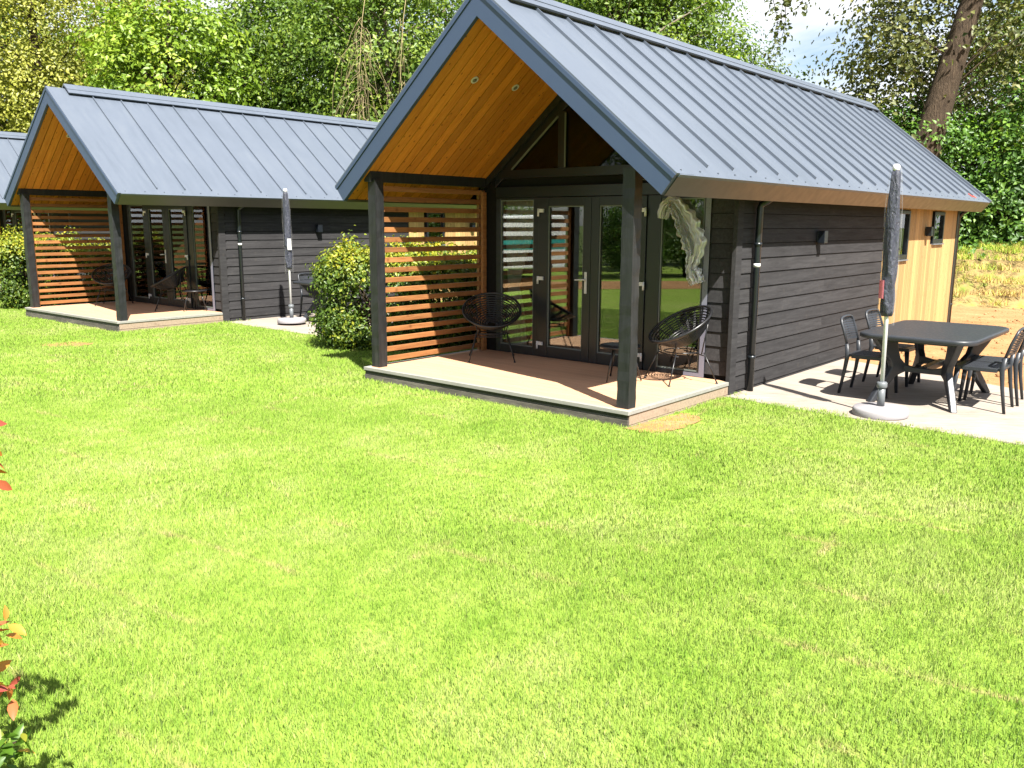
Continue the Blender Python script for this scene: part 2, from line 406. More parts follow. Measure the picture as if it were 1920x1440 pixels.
def make_cabin():
    c = empty('cabin')
    # roof skin with standing seams
    rf = MB()
    for s in (1, -1):
        q = [sp(s, 0, 0), sp(s, DS, 0), sp(s, DS, .028), sp(s, .02, .028)]
        q = [(UC, ZR), sp(s, DS, 0), sp(s, DS, .028), (UC, ZR-.028*SL)]
        rf.prism(q, 'y', V0+.04, LR, .5)
        v = .71
        while v < LR-.25:
            a = [sp(s, .17, .0), sp(s, DS-.14, .0), sp(s, DS-.145, -.029), sp(s, .17, -.029)]
            rf.prism(a, 'y', v-.007, v+.007, .5)
            v += .515
        # flashing along the front and back edge, strip above the gutter edge
        rf.prism([sp(s, .0, -.006), sp(s, DS, -.006), sp(s, DS, .0), sp(s, 0, .0)], 'y', V0+.03, V0+.30, .4)
        rf.prism([sp(s, .0, -.012), sp(s, DS+.004, -.012), sp(s, DS+.004, .01), sp(s, 0, .01)], 'y', V0-.004, V0+.05, .4)
        rf.prism([sp(s, .0, -.035), sp(s, DS+.004, -.035), sp(s, DS+.004, .0), sp(s, 0, .0)], 'y', LR-.07, LR+.01, .4)
        rf.prism([sp(s, DS-.10, -.004), sp(s, DS+.012, -.004), sp(s, DS+.012, .024), sp(s, DS-.10, .0)], 'y', V0+.05, LR-.07, .6)
    sw = rf
    for k in range(34):
        v = .12+k*.34
        p = sp(1, DS-.055, -.008); sw.box(p[0]-.007, p[0]+.007, v-.007, v+.007, p[1]-.003, p[1]+.006, 0.)
    r = rf.build('roof', M['roof'], c)
    rc = MB()
    for s in (1, -1):
        rc.prism([(UC, ZR+.085), sp(s, .20, -.055), sp(s, .20, -.035), (UC, ZR+.055)], 'y', V0+.31, LR-.02, .5)
        rc.prism([sp(s, .03, -.066), sp(s, .10, -.066), sp(s, .10, -.056), sp(s, .03, -.056)], 'y', V0+.31, LR-.02, .5)
        rc.prism([sp(s, .12, -.034), sp(s, .15, -.034), sp(s, .15, -.001), sp(s, .12, -.001)], 'y', V0+.33, LR-.03, .5)
    rc.build('ridge_cap', M['roof'], r)
    # rake fascia, one board per slope
    for s in (1, -1):
        f = MB()
        f.prism([(UC, ZR-.02*SL), sp(s, DS, .02), sp(s, DS, T), (UC, ZR-T*SL)], 'y', V0, V0+.045, .5)
        f.prism([sp(s, .0, .006), sp(s, DS+.004, .006), sp(s, DS+.004, .045), sp(s, .0, .045)], 'y', V0-.012, V0+.02, .5)
        f.build('rake_fascia', M['fascia'], c)
        f = MB()
        f.prism([(UC, ZR-.035*SL), sp(s, DS, .035), sp(s, DS, T), (UC, ZR-T*SL)], 'y', LR-.03, LR+.005, .5)
        f.build('rake_fascia', M['fascia'], c)
        e = MB()
        e.prism([sp(s, DS, .026), sp(s, DS+.008, .026), sp(s, DS+.008, T+.002), sp(s, DS-.03, T+.002), sp(s, DS-.03, T-.01), sp(s, DS, T-.01)], 'y', V0+.047, LR-.032, .5)
        e.build('eave_fascia', M['eave'], c)
        # underside of the eave along the house
        so = MB(); p1 = sp(s, DS-.03, T-.006); ue = 0.0 if s > 0 else -3.781
        so.prism([(p1[0], p1[1]), (p1[0], p1[1]+.02), (ue, p1[1]+.02), (ue, p1[1])], 'y', FW+.02, LR-.035, .5)
        so.build('eave_soffit', M['frame'], c)
    # pine ceiling over the porch: planks run down the slope
    ce = MB()
    n = 15; w = (FW-V0-.05)/n
    for s in (1, -1):
        for k in range(n):
            a = V0+.047+k*w
            ce.prism([(UC, ZR-(T-.02)*SL+.001), sp(s, DS-.032, T-.02), sp(s, DS-.032, T-.004), (UC, ZR-(T-.004)*SL)], 'y', a+.0065, a+w-.0065)
    ceo = ce.build('porch_ceiling', M['pine'], c)
    cbk = MB()
    for s in (1, -1):
        cbk.prism([(UC, ZR-.034*SL), sp(s, DS-.034, .034), sp(s, DS-.034, T-.022), (UC, ZR-(T-.022)*SL)], 'y', V0+.05, FW-.02, .1)
    cbk.build('ceiling_backing', M['core'], c)
    for s in (-1, 1):
        for v in (.567, 1.25):
            g = MB(); p = sp(s, (.72)*SL, T-.004)
            prof = [(.046, 0), (.048, .006), (.046, .010), (.030, .010), (.028, .004), (.002, .003)]
            g.lathe(prof, 24)
            nrm = Vector((-s*K/SL, 0, -1/SL))
            q = Vector((0, 0, 1)).rotation_difference(nrm).to_matrix().to_4x4()
            g.xf(Matrix.Translation((p[0], v, p[1])) @ q)
            so_ = g.build('recessed_spotlight', M['whitepole'], ceo)
            g = MB(); g.lathe([(.001, .0105), (.027, .0105), (.027, .012), (.001, .012)], 16); g.xf(Matrix.Translation((p[0], v, p[1])) @ q); g.build('spotlight_lens', M['greytube'], ceo)
    # posts and beams
    def wobbly_post(u0, u1, v0, v1, z0, z1):
        g = MB(); n = 26; vs = []; rr = random.Random(3)
        for i in range(n):
            z = z0+(z1-z0)*i/(n-1)
            j = lambda a: (rr.random()-.5)*a
            vs += [(u0+j(.006), v0+j(.006), z), (u1+j(.008), v0+j(.008), z), (u1+j(.012), v1+j(.006), z), (u0+j(.006), v1+j(.006), z)]
        fs = [(3, 2, 1, 0), tuple(4*(n-1)+k for k in range(4))]
        for i in range(n-1):
            for k in range(4): fs.append((4*i+k, 4*i+(k+1) % 4, 4*i+4+(k+1) % 4, 4*i+4+k))
        return g.add(vs, fs, .5)
    wobbly_post(-.190, -.062, .085, .213, HD, 2.36).build('post', M['post'], c)
    wobbly_post(-3.719, -3.591, .085, .213, HD, 2.36).build('post', M['post'], c)
    MB().box(-.185, -.075, .21, FW-.06, 2.27, 2.40).build('beam', M['post'], c)
    MB().box(-3.74, -3.63, .05, FW-.06, 2.335, 2.455).build('beam', M['post'], c)
    # slatted side screen
    sl = MB()
    for k in range(18):
        z = .206+k*.1195
        sl.box(-3.699, -3.667, .20, FW-.03, z-.004, z+.056)
    sl.box(-3.666, -3.622, FW-.115, FW-.045, HD+.003, 2.27)
    sl.box(-3.740, -3.696, FW-.115, FW-.05, HD+.003, 2.30)
    sl.box(-3.694, -3.650, .214, .250, HD+.003, 2.33)
    sl.build('slat_screen', M['slat'], c, .003, 1)
    # deck
    dk = MB(); nb = 15; w = (FW-.06)/nb
    for k in range(nb):
        a = .055+k*w
        dk.box(-3.725, -.055, a+.0015, a+w-.0015, HD-.03, HD)
    d = dk.build('deck', M['deck'], c)
    tr = MB(); tr.box(-3.781, 0, 0, .053, HD-.038, HD+.002); tr.box(-3.781, -3.727, .054, FW, HD-.038, HD+.002); tr.box(-.053, 0, .054, FW-.065, HD-.038, HD+.002)
    tr.build('deck_edge', M['trim'], d, .004, 2)
    sk = MB(); sk.box(-3.76, -.02, .012, .04, HD-.084, HD-.040, .15)
    sk.build('deck_skirt', M['post'], d)
    MB().box(-3.77, -.012, .006, .034, -.25, HD-.087, .2).build('deck_skirt', M['worn'], d)
    sk = MB(); sk.box(-.040, -.012, .036, FW, HD-.135, HD-.040, .8); sk.box(-.04, -.006, .036, FW, -.25, HD-.142, .6)
    sk.build('deck_skirt', M['skirt'], d)
    # -- side walls: lapped black boards to v=6.9, vertical larch boards behind
    VB = 6.90
    WIN = [(7.44, 8.03, 1.335, 2.095), (9.40, 10.03, 1.56, 2.095)]
    for side in (1, -1):
        X = 0. if side > 0 else -3.781
        def px(a): return X+side*a
        w = MB()
        for k in range(-1, 14):
            z0 = .045+.162*k; z1 = min(z0+.156, 2.19)
            for (a, b) in ((FW+.075, 4.62), (4.621, VB-.03)):
                w.prism([(px(-.03), z0), (px(0.), z0), (px(-.013), z1), (px(-.03), z1)], 'y', a, b)
        w.build('black_siding', M['siding'], c)
        k_ = MB(); k_.box(min(px(-.10), px(-.031)), max(px(-.10), px(-.031)), FW+.07, VB, -.2, 2.2)
        segs = []; pv = VB
        for (a, b, z0, z1) in WIN:
            segs.append((pv+.0005, a, -.2, 2.2)); segs.append((a+.0005, b, -.2, z0)); segs.append((a+.0005, b, z1, 2.2)); pv = b
        segs.append((pv+.0005, WB, -.2, 2.2))
        for (a, b, z0, z1) in segs:
            k_.box(min(px(-.10), px(-.026)), max(px(-.10), px(-.026)), a, b, z0, z1)
        k_.build('wall_core', M['core'], c)
        ld = MB(); pitch = .088; v = VB+.02
        while v < WB-.1:
            cuts = [(-.05, 2.2)]
            for (a, b, z0, z1) in WIN:
                if v+pitch > a-.02 and v < b+.02: cuts = [(-.05, z0-.012), (z1+.012, 2.2)]
            for (z0, z1) in cuts:
                ld.box(min(px(-.025), px(-.002)), max(px(-.025), px(-.002)), v+.003, v+pitch-.003, z0, z1)
            v += pitch
        ld.build('larch_cladding', M['cedar'], c)
        cb = MB(); cb.box(min(px(-.03), px(.012)), max(px(-.03), px(.012)), VB-.028, VB+.018, -.05, 2.2, .8)
        cb.build('corner_board', M['cedar'], c)
        cb = MB(); cb.box(min(px(-.06), px(.008)), max(px(-.06), px(.008)), WB-.10, WB+.02, -.05, 2.2, .2)
        cb.build('corner_board', M['post'], c)
        # windows in the larch part
        for (a, b, z0, z1) in WIN:
            f = MB(); xo, xi = px(.016), px(-.05)
            lo, hi = min(xo, xi), max(xo, xi)
            f.box(lo, hi, a, a+.055, z0, z1); f.box(lo, hi, b-.055, b, z0, z1)
            f.box(lo, hi, a+.056, b-.056, z0, z0+.075); f.box(lo, hi, a+.056, b-.056, z1-.055, z1)
            wf = f.build('window', M['frame'], c, .004, 1)
            xs = sorted((px(-.02), px(-.028)))
            MB().box(xs[0], xs[1], a+.05, b-.05, z0+.07, z1-.05).build('pane', M['glass'], wf)
            sl_ = MB(); xs = sorted((px(.035), px(-.02))); sl_.box(xs[0], xs[1], a-.015, b+.015, z0-.022, z0-.002)
            sl_.build('sill', M['greytube'], wf)
        # wall lamps
        for (v, z) in ((4.29, 1.64), (8.98, 1.69)):
            g = MB()
            g.box(*sorted((px(.001), px(.018))), v-.05, v+.05, z+.01, z+.15)
            g.prism([(px(.018), z), (px(.105), z), (px(.105), z+.155), (px(.018), z+.155)], 'y', v-.055, v+.055)
            g.build('wall_lamp', M['frame'], c, .006, 2)
        # downpipes
        for (v, ztop) in ((2.42, 2.12), (11.12, 2.12)):
            g = MB(); ux = .062; n0 = sp(side, DS-.07, T)[0]
            if v < 5: pts = [(px(.062), v, -.05), (px(.062), v, 2.05), (px(.072), v+.01, 2.085), (px(.13), v+.03, 2.12), (px(.18), v+.04, 2.16)]
            else: pts = [(px(-.03), v, -.05), (px(-.03), v, 2.0), (px(.02), v, 2.08), (px(.12), v, 2.15)]
            g.tube(pts, .036, 14)
            dp = g.build('downpipe', M['pipe'], c)
            bx = pts[0][0]
            for z in (.40, 1.655):
                MB().lathe([(.042, z-.018), (.042, z+.018)], 16, c=(bx, v)).build('bracket', M['pipe'], dp)
            if v < 5:
                b = MB(); b.lathe([(.0375, 1.405), (.0375, 1.445)], 16, c=(bx, v)); b.build('sticker', M['whitepaper'], dp)
    # front corner post and front wall pieces
    MB().box(-.048, .006, FW-.06, FW+.074, -.05, 2.30, .3).build('corner_post', M['siding'], c, .004, 1)
    g = MB()
    for k in range(1, 14):
        z0 = .045+.162*k; z1 = min(z0+.156, 2.20)
        if k == 0: z0 = HD
        g.prism([(FW+.03, z0), (FW+.0, z0), (FW+.013, z1), (FW+.03, z1)], 'x', -.343, -.049)
    g.build('black_siding', M['siding'], c)
    g = MB(); g.box(-.343, -.01, FW+.031, FW+.10, -.1, 2.5); g.box(-3.781, -3.482, FW, FW+.10, -.1, 2.42)
    g.box(-3.48, -.345, FW+.03, FW+.10, 2.335, 2.435)
    g.box(-.343, -.0, FW+.012, FW+.030, 2.2, 2.42)
    g.build('wall_core', M['core'], c)
    # gable end front: dark rafters under the ceiling, filled around the glass
    gl = MB()
    zc = lambda u: roof_z(u, T)-.002
    for s in (1, -1):
        a, b = UC, UC+s*1.86
        gl.prism([(a, zc(a)), (b, zc(b)), (b, zc(b)-.10), (a, zc(a)-.10)], 'y', FW-.05, FW+.05, .3)
    gl.build('gable_rafter', M['post'], c)
    fr = MB(); y0, y1 = FW-.012, FW+.045
    fr.box(-3.56, -.20, y0-.004, y1, 2.436, 2.545)
    off = .225
    for s in (1, -1):
        a, b = UC, UC+s*1.62
        fr.prism([(a, zc(a)-.101), (b, zc(b)-.101), (b, zc(b)-off), (a, zc(a)-off)], 'y', y0, y1, .5)
        m = UC+s*.53
        fr.box(m-.049, m+.049, y0-.006, y1, 2.546, zc(m)-off-.0)
    fo = fr.build('gable_frame', M['frame'], c, .003, 1)
    for s in (1, -1):
        bd = MB()
        u0 = UC+s*.588; u1 = UC+s*1.33
        bd.prism([(u0, zc(u0)-off-.001), (u1, zc(u1)-off-.001), (u1, zc(u1)-off-.022), (u0, zc(u0)-off-.022)], 'y', y0-.012, y0+.01, .5)
        m = UC+s*.53
        bd.build('glazing_bead', M['seal'], fo)
        MB().box(*sorted((m-s*.052, m-s*.064)), y0-.010, y0+.01, 2.55, zc(m)-off-.02).build('glazing_bead', M['seal'], fo)
    h = lambda u: zc(u)-off+.01
    for s in (1, -1):
        p0, p1 = UC+s*.57, UC+s*1.42
        MB().prism([(p0, 2.54), (p1, 2.54), (p1, max(2.541, h(p1))), (p0, h(p0))], 'y', FW+.012, FW+.020, .5).build('gable_pane', M['glass_dim'], fo)
    a, b = UC-.49, UC+.49
    MB().prism([(a, 2.54), (b, 2.54), (b, h(b)), (UC, h(UC)), (a, h(a))], 'y', FW+.012, FW+.020, .5).build('gable_pane', M['glass_dim'], fo)
    # glazed front: outer frame, fixed lights, double door
    def fixed(u0, u1, z0, z1, gu0, gu1, gz0, gz1):
        f = MB()
        f.box(u0, gu0, y0, y1, z0, z1); f.box(gu1, u1, y0, y1, z0, z1)
        f.box(gu0+.0005, gu1-.0005, y0, y1, z0, gz0); f.box(gu0+.0005, gu1-.0005, y0, y1, gz1, z1)
        w = f.build('fixed_window', M['frame'], c, .004, 1)
        bd = MB()
        for (a, b, e, q) in ((gu0, gu0+.014, gz0, gz1), (gu1-.014, gu1, gz0, gz1), (gu0+.0145, gu1-.0145, gz0, gz0+.014), (gu0+.0145, gu1-.0145, gz1-.014, gz1)):
            bd.box(a, b, y0+.012, y0+.03, e, q)
        bd.build('glazing_bead', M['seal'], w)
        MB().box(gu0-.01, gu1+.01, FW+.012, FW+.020, gz0-.01, gz1+.01).build('pane', M['glass'], w)
    fixed(-3.48, -2.748, HD+.002, 2.195, -3.405, -2.842, .265, 2.165)
    fixed(-1.146, -.345, HD+.002, 2.195, -.968, -.422, .215, 2.155)
    MB().box(-.405, -.341, y0-.0035, y0-.0005, HD+.004, 2.19, .5).build('jamb_strip', M['jamb'], c)  # thin pale strip added over the full height of the right jamb
    MB().box(-.60, -.406, y0-.003, y0-.0005, HD+.006, .205, .5).build('sill_strip', M['jamb'], c)  # short pale strip added on the right end of the bottom rail
    hd = MB(); hd.box(-3.482, -.343, y0-.006, y1, 2.197, 2.333)
    hd.build('head_frame', M['frame'], c, .004, 1)
    def leaf(u0, u1, gu0, gu1, hinge_u, hdir, handle_u=None):
        f = MB(); yy0, yy1 = y0-.018, y1-.01; z0, z1 = HD+.006, 2.192; gz0, gz1 = .300, 2.083
        f.box(u0, gu0, yy0, yy1, z0, z1); f.box(gu1, u1, yy0, yy1, z0, z1)
        f.box(gu0+.0005, gu1-.0005, yy0, yy1, z0, gz0); f.box(gu0+.0005, gu1-.0005, yy0, yy1, gz1, z1)
        dr = f.build('door', M['frame'], c, .005, 2)
        bd = MB()
        for (a, b, e, q) in ((gu0, gu0+.012, gz0, gz1), (gu1-.012, gu1, gz0, gz1), (gu0+.0125, gu1-.0125, gz0, gz0+.012), (gu0+.0125, gu1-.0125, gz1-.012, gz1)):
            bd.box(a, b, yy0+.012, yy0+.03, e, q)
        bd.build('glazing_bead', M['seal'], dr)
        MB().box(gu0-.01, gu1+.01, FW+.004, FW+.012, gz0-.01, gz1+.01).build('pane', M['glass'], dr)
        for z in (.335, 1.175, 2.025):
            b = MB(); b.box(*sorted((hinge_u, hinge_u+hdir*.085)), yy0-.022, yy0-.001, z-.02, z+.024)
            b.tube([(hinge_u, yy0-.014, z-.07), (hinge_u, yy0-.014, z+.028)], .013, 10)
            b.build('hinge', M['whitepole'], dr)
        if handle_u:
            b = MB(); b.box(handle_u-.018, handle_u+.018, yy0-.012, yy0-.001, 1.02, 1.285)
            b.tube([(handle_u, yy0-.004, 1.19), (handle_u, yy0-.05, 1.19)], .011, 10)
            b.tube([(handle_u+.008, yy0-.05, 1.19), (handle_u-.06, yy0-.052, 1.189), (handle_u-.135, yy0-.046, 1.183)], .0095, 10)
            b.build('handle', M['steel'], dr, .003, 2)
    leaf(-2.744, -1.928, -2.592, -2.042, -2.738, 1, -1.988)
    leaf(-1.924, -1.150, -1.808, -1.270, -1.156, -1)
    # a room behind the glass
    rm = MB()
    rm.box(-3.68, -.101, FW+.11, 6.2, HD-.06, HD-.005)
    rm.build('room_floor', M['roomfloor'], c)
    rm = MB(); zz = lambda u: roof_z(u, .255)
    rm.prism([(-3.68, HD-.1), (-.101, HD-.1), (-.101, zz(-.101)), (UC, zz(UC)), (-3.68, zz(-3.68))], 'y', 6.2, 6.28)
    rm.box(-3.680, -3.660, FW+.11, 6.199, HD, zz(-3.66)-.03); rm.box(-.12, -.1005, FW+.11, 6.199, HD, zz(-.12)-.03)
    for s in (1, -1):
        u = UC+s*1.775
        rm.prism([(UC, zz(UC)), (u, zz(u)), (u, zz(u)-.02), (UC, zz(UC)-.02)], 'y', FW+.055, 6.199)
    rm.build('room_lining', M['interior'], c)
    # rear gable
    rg = MB()
    for k in range(-1, 24):
        z0 = .045+.162*k; z1 = z0+.156
        hw = min(1.88, (roof_z(UC, T+.01)-z1)/K)
        if hw < .1: break
        rg.box(UC-hw, UC+hw, WB-.02, WB+.018, z0, z1)
    rg.build('rear_gable', M['cedar'], c)
    return c

cab = make_cabin()
cab.location = C1; cab.rotation_euler = (0, 0, A1)
GC = 'timber cabins in a row with dark metal roofs'
tag(cab, 'nearest cabin, its whole open porch in view, beside the resin dining set', 'cabin', GC)
copy_tree(cab, None, C2, A2, 'middle cabin, its dark metal roof seen behind the left edge of the nearest cabin', GC)
copy_tree(cab, None, C3, A3, 'farthest cabin, only a sliver of roof and wall showing at the left edge', GC)

# ------------------------------------------------------------------ curtains (hang inside the glass)
def curtain(c, a, u0, u1, ztop, zt, ut, wt, zb, ub0, ub1, label, folds=9, v=2.20):
    nx, nz = 70, 40; V = []; F = []
    for j in range(nz+1):
        z = ztop+(zb-ztop)*j/nz
        if z > zt: s = ((ztop-z)/(ztop-zt)); s = s*s*(3-2*s)*.55+s*.45; L, Rr = u0+(ut-wt-u0)*s, u1+(ut+wt-u1)*s
        else: s = ((zt-z)/(zt-zb))**.6; L, Rr = ut-wt+(ub0-ut+wt)*s, ut+wt+(ub1-ut-wt)*s
        for i in range(nx+1):
            q = i/nx; V.append(L2W(c, a, L+(Rr-L)*q, v+.028*math.sin(q*folds*2*PI+.8*math.sin(3*z))+.008*math.sin(q*31), z))
    for j in range(nz):
        for i in range(nx):
            k = j*(nx+1)+i; F.append((k, k+1, k+nx+2, k+nx+1))
    o = np_mesh('curtain', V, F, M['curtain'], np.full(len(F), .5), None, True)
    tag(o, label, 'curtain', 'curtains behind the porch glass')
curtain(C1, A1, -3.42, -2.80, 2.18, 1.00, -3.28, .10, .25, -3.42, -3.05, 'pale sheer curtain behind the left porch window of the nearest cabin', 11)
curtain(C2, A2, -3.42, -2.70, 2.18, .6, -3.22, .18, .25, -3.42, -2.95, 'pale sheer curtain behind the porch glass of the middle cabin', 10)

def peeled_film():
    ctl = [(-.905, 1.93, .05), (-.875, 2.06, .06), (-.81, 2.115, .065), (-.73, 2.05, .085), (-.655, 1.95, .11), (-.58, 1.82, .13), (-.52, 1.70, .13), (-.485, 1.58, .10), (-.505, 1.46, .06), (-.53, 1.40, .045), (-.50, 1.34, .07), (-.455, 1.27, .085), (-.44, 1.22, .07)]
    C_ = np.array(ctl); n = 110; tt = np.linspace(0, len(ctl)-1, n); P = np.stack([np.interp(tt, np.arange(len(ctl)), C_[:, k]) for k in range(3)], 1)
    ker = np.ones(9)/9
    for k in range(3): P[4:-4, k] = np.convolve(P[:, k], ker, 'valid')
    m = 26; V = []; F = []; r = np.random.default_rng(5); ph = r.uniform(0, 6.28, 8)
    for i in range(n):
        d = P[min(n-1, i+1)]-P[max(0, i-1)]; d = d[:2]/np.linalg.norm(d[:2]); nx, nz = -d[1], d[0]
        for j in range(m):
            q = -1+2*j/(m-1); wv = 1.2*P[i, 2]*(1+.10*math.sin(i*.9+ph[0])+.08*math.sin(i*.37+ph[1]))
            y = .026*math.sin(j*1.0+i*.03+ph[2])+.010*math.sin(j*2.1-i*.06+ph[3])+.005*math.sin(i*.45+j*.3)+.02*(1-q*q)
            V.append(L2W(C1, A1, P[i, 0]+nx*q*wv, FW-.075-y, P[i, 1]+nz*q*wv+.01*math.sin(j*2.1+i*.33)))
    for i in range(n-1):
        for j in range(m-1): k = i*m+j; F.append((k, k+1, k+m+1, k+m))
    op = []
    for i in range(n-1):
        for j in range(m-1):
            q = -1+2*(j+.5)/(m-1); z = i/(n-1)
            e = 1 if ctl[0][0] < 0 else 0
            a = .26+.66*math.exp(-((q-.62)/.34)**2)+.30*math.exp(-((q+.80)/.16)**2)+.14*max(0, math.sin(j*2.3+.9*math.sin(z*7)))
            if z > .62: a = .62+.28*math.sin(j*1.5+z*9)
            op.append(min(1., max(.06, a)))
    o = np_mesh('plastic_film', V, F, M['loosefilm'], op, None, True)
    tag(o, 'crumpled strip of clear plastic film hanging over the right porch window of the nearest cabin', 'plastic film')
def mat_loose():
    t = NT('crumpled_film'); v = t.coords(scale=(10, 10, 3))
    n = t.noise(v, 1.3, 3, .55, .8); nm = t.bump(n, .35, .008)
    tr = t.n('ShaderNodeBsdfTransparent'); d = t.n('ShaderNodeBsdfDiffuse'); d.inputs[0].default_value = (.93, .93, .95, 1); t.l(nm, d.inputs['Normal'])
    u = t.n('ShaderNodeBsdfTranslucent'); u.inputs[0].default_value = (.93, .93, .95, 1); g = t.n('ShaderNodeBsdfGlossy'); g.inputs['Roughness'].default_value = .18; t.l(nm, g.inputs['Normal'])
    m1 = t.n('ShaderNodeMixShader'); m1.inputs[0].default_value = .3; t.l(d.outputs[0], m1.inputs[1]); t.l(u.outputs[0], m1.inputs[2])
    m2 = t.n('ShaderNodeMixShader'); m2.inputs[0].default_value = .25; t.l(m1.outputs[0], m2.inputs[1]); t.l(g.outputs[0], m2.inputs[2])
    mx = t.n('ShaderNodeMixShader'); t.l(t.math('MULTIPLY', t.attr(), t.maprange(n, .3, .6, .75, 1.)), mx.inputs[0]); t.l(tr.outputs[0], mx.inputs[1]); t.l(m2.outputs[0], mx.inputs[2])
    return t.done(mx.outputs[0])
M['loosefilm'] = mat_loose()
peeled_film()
def red_tape():
    g = MB()
    for (v, d0, d1) in ((10.36, .20, .11), (10.52, .17, .09)):
        for k in range(1):
            a = sp(1, DS-d0, -.006); b = sp(1, DS-d1, -.006)
            P = [L2W(C1, A1, a[0], v, a[1]), L2W(C1, A1, a[0], v+.06, a[1]), L2W(C1, A1, b[0], v+.10, b[1]), L2W(C1, A1, b[0], v+.04, b[1])]
            n = [(p[0], p[1], p[2]+.004) for p in P]
            g.add(P+n, [(3, 2, 1, 0), (4, 5, 6, 7), (0, 1, 5, 4), (1, 2, 6, 5), (2, 3, 7, 6), (3, 0, 4, 7)], .5)
    o = g.build('red_tape', M['redtape']); tag(o, 'scraps of red tape on the roof edge at the far end of the nearest cabin', 'tape')
M['redtape'] = mat_plain('red_tape_plastic', (.70, .09, .05), .4, .4, .1, 30)
red_tape()

# ------------------------------------------------------------------ wicker porch chairs and side tables
def make_lounge():
    c = empty('wicker_chair')
    th = R(30); rad = .365; zc = .635
    def P(r, ang, drop):
        # bowl coordinates: x toward the sitter's front, plane tilted so that the front is low
        x, y = r*math.cos(ang), r*math.sin(ang)*1.0
        return (x*math.cos(th)-drop*math.sin(th)*(-1)*-1, y, zc-x*math.sin(th)-drop*math.cos(th))
    def ring(r, drop, n=48): return [P(r, 2*PI*k/n, drop) for k in range(n)]
    g = MB(); g.tube(ring(rad, 0), .015, 8, closed=True); g.build('rim', M['blackmetal'], c)
    w = MB(); depth = .235
    def prof(q): return rad*q, depth*(1-q**2.1)      # q = 1 rim .. 0 bottom
    for q in (.955, .90, .845, .79, .735, .68, .62, .555, .485, .41, .33, .24, .14):
        r, d = prof(q); w.tube(ring(r, d, 40), .0080, 5, closed=True)
    for k in range(18):
        ang = 2*PI*(k+.5)/18
        for dl in (-.012, .012):
            w.tube([P(*(lambda rd: (rd[0], ang+dl/max(rd[0], .05)*.6, rd[1]))(prof(q))) for q in (1, .9, .75, .6, .45, .3, .14)], .0050, 4, caps=False)
    w.build('woven_bowl', M['wicker'], c)
    g = MB(); zr = .315
    g.tube([(.19*math.cos(2*PI*k/28)-.03, .19*math.sin(2*PI*k/28), zr+.02) for k in range(28)], .007, 6, closed=True)
    for sx in (1, -1):
        g.tube([(sx*.16-.03, -.22, zr-.01), (sx*.16-.03, .22, zr-.01)], .007, 6)
        for sy in (1, -1):
            p = P(*((.30, math.atan2(sy*.9, sx*1.), prof(.82)[1])))
            g.tube([(sx*.16-.03, sy*.16, zr), p], .007, 6)
    g.build('seat_support', M['blackmetal'], c)
    for sx in (1, -1):
        for sy in (1, -1):
            l = MB(); top = (sx*.17-.03, sy*.19, zr+.02); foot = (sx*.29-.03, sy*.285, .012)
            l.tube([top, foot], [.008, .0075], 8); l.lathe([(.013, 0), (.015, .006), (.011, .016)], 10, c=(foot[0], foot[1]))
            l.build('leg', M['blackmetal'], c)
    return c
def make_side_table():
    c = empty('side_table')
    MB().lathe([(.215, .372), (.228, .376), (.230, .390), (.222, .398), (.0, .398)][:4], 40).build('table_top', M['blackmetal'], c)
    for k in range(3):
        a = 2*PI*k/3+.5
        MB().tube([(.13*math.cos(a), .13*math.sin(a), .372), (.24*math.cos(a), .24*math.sin(a), .008)], [.011, .009], 8).build('leg', M['blackmetal'], c)
    return c
GL, GS = 'round wicker chairs on the porches', 'small black side tables on the porches'
def face(c, a, du, dv): # world rotation for a thing whose front (+x) looks along local (du,dv)
    return a+math.atan2(dv, du)
lc = make_lounge()
def put(o, first, c, a, u, v, z, rz, label, group, cat):
    if first: o.location = L2W(c, a, u, v, z); o.rotation_euler = (0, 0, rz); tag(o, label, cat, group); return o
    return copy_tree(o, None, L2W(c, a, u, v, z), rz, label, group)
put(lc, True, C1, A1, -3.02, 1.47, HD, face(C1, A1, .67, -.74), 'round black wicker chair in front of the slat screen on the nearest porch', GL, 'chair')
put(lc, False, C1, A1, -.47, 1.72, HD, face(C1, A1, -.52, -.85), 'round black wicker chair on the nearest porch beside the right front post, facing left', GL, 'chair')
put(lc, False, C2, A2, -3.02, 1.42, HD, face(C2, A2, .75, -.66), 'shaded round wicker chair by the slat screen on the middle cabin porch', GL, 'chair')
put(lc, False, C2, A2, -1.28, 1.68, HD, face(C2, A2, -.52, -.85), 'round wicker chair in front of the glass doors on the middle cabin porch', GL, 'chair')
stb = make_side_table()
put(stb, True, C1, A1, -.97, 1.31, HD, A1, 'low round black side table partly behind the right front post of the nearest porch', GS, 'side table')
put(stb, False, C2, A2, -.72, 1.88, HD, A2, 'low black side table to the right of the chair on the middle cabin porch', GS, 'side table')

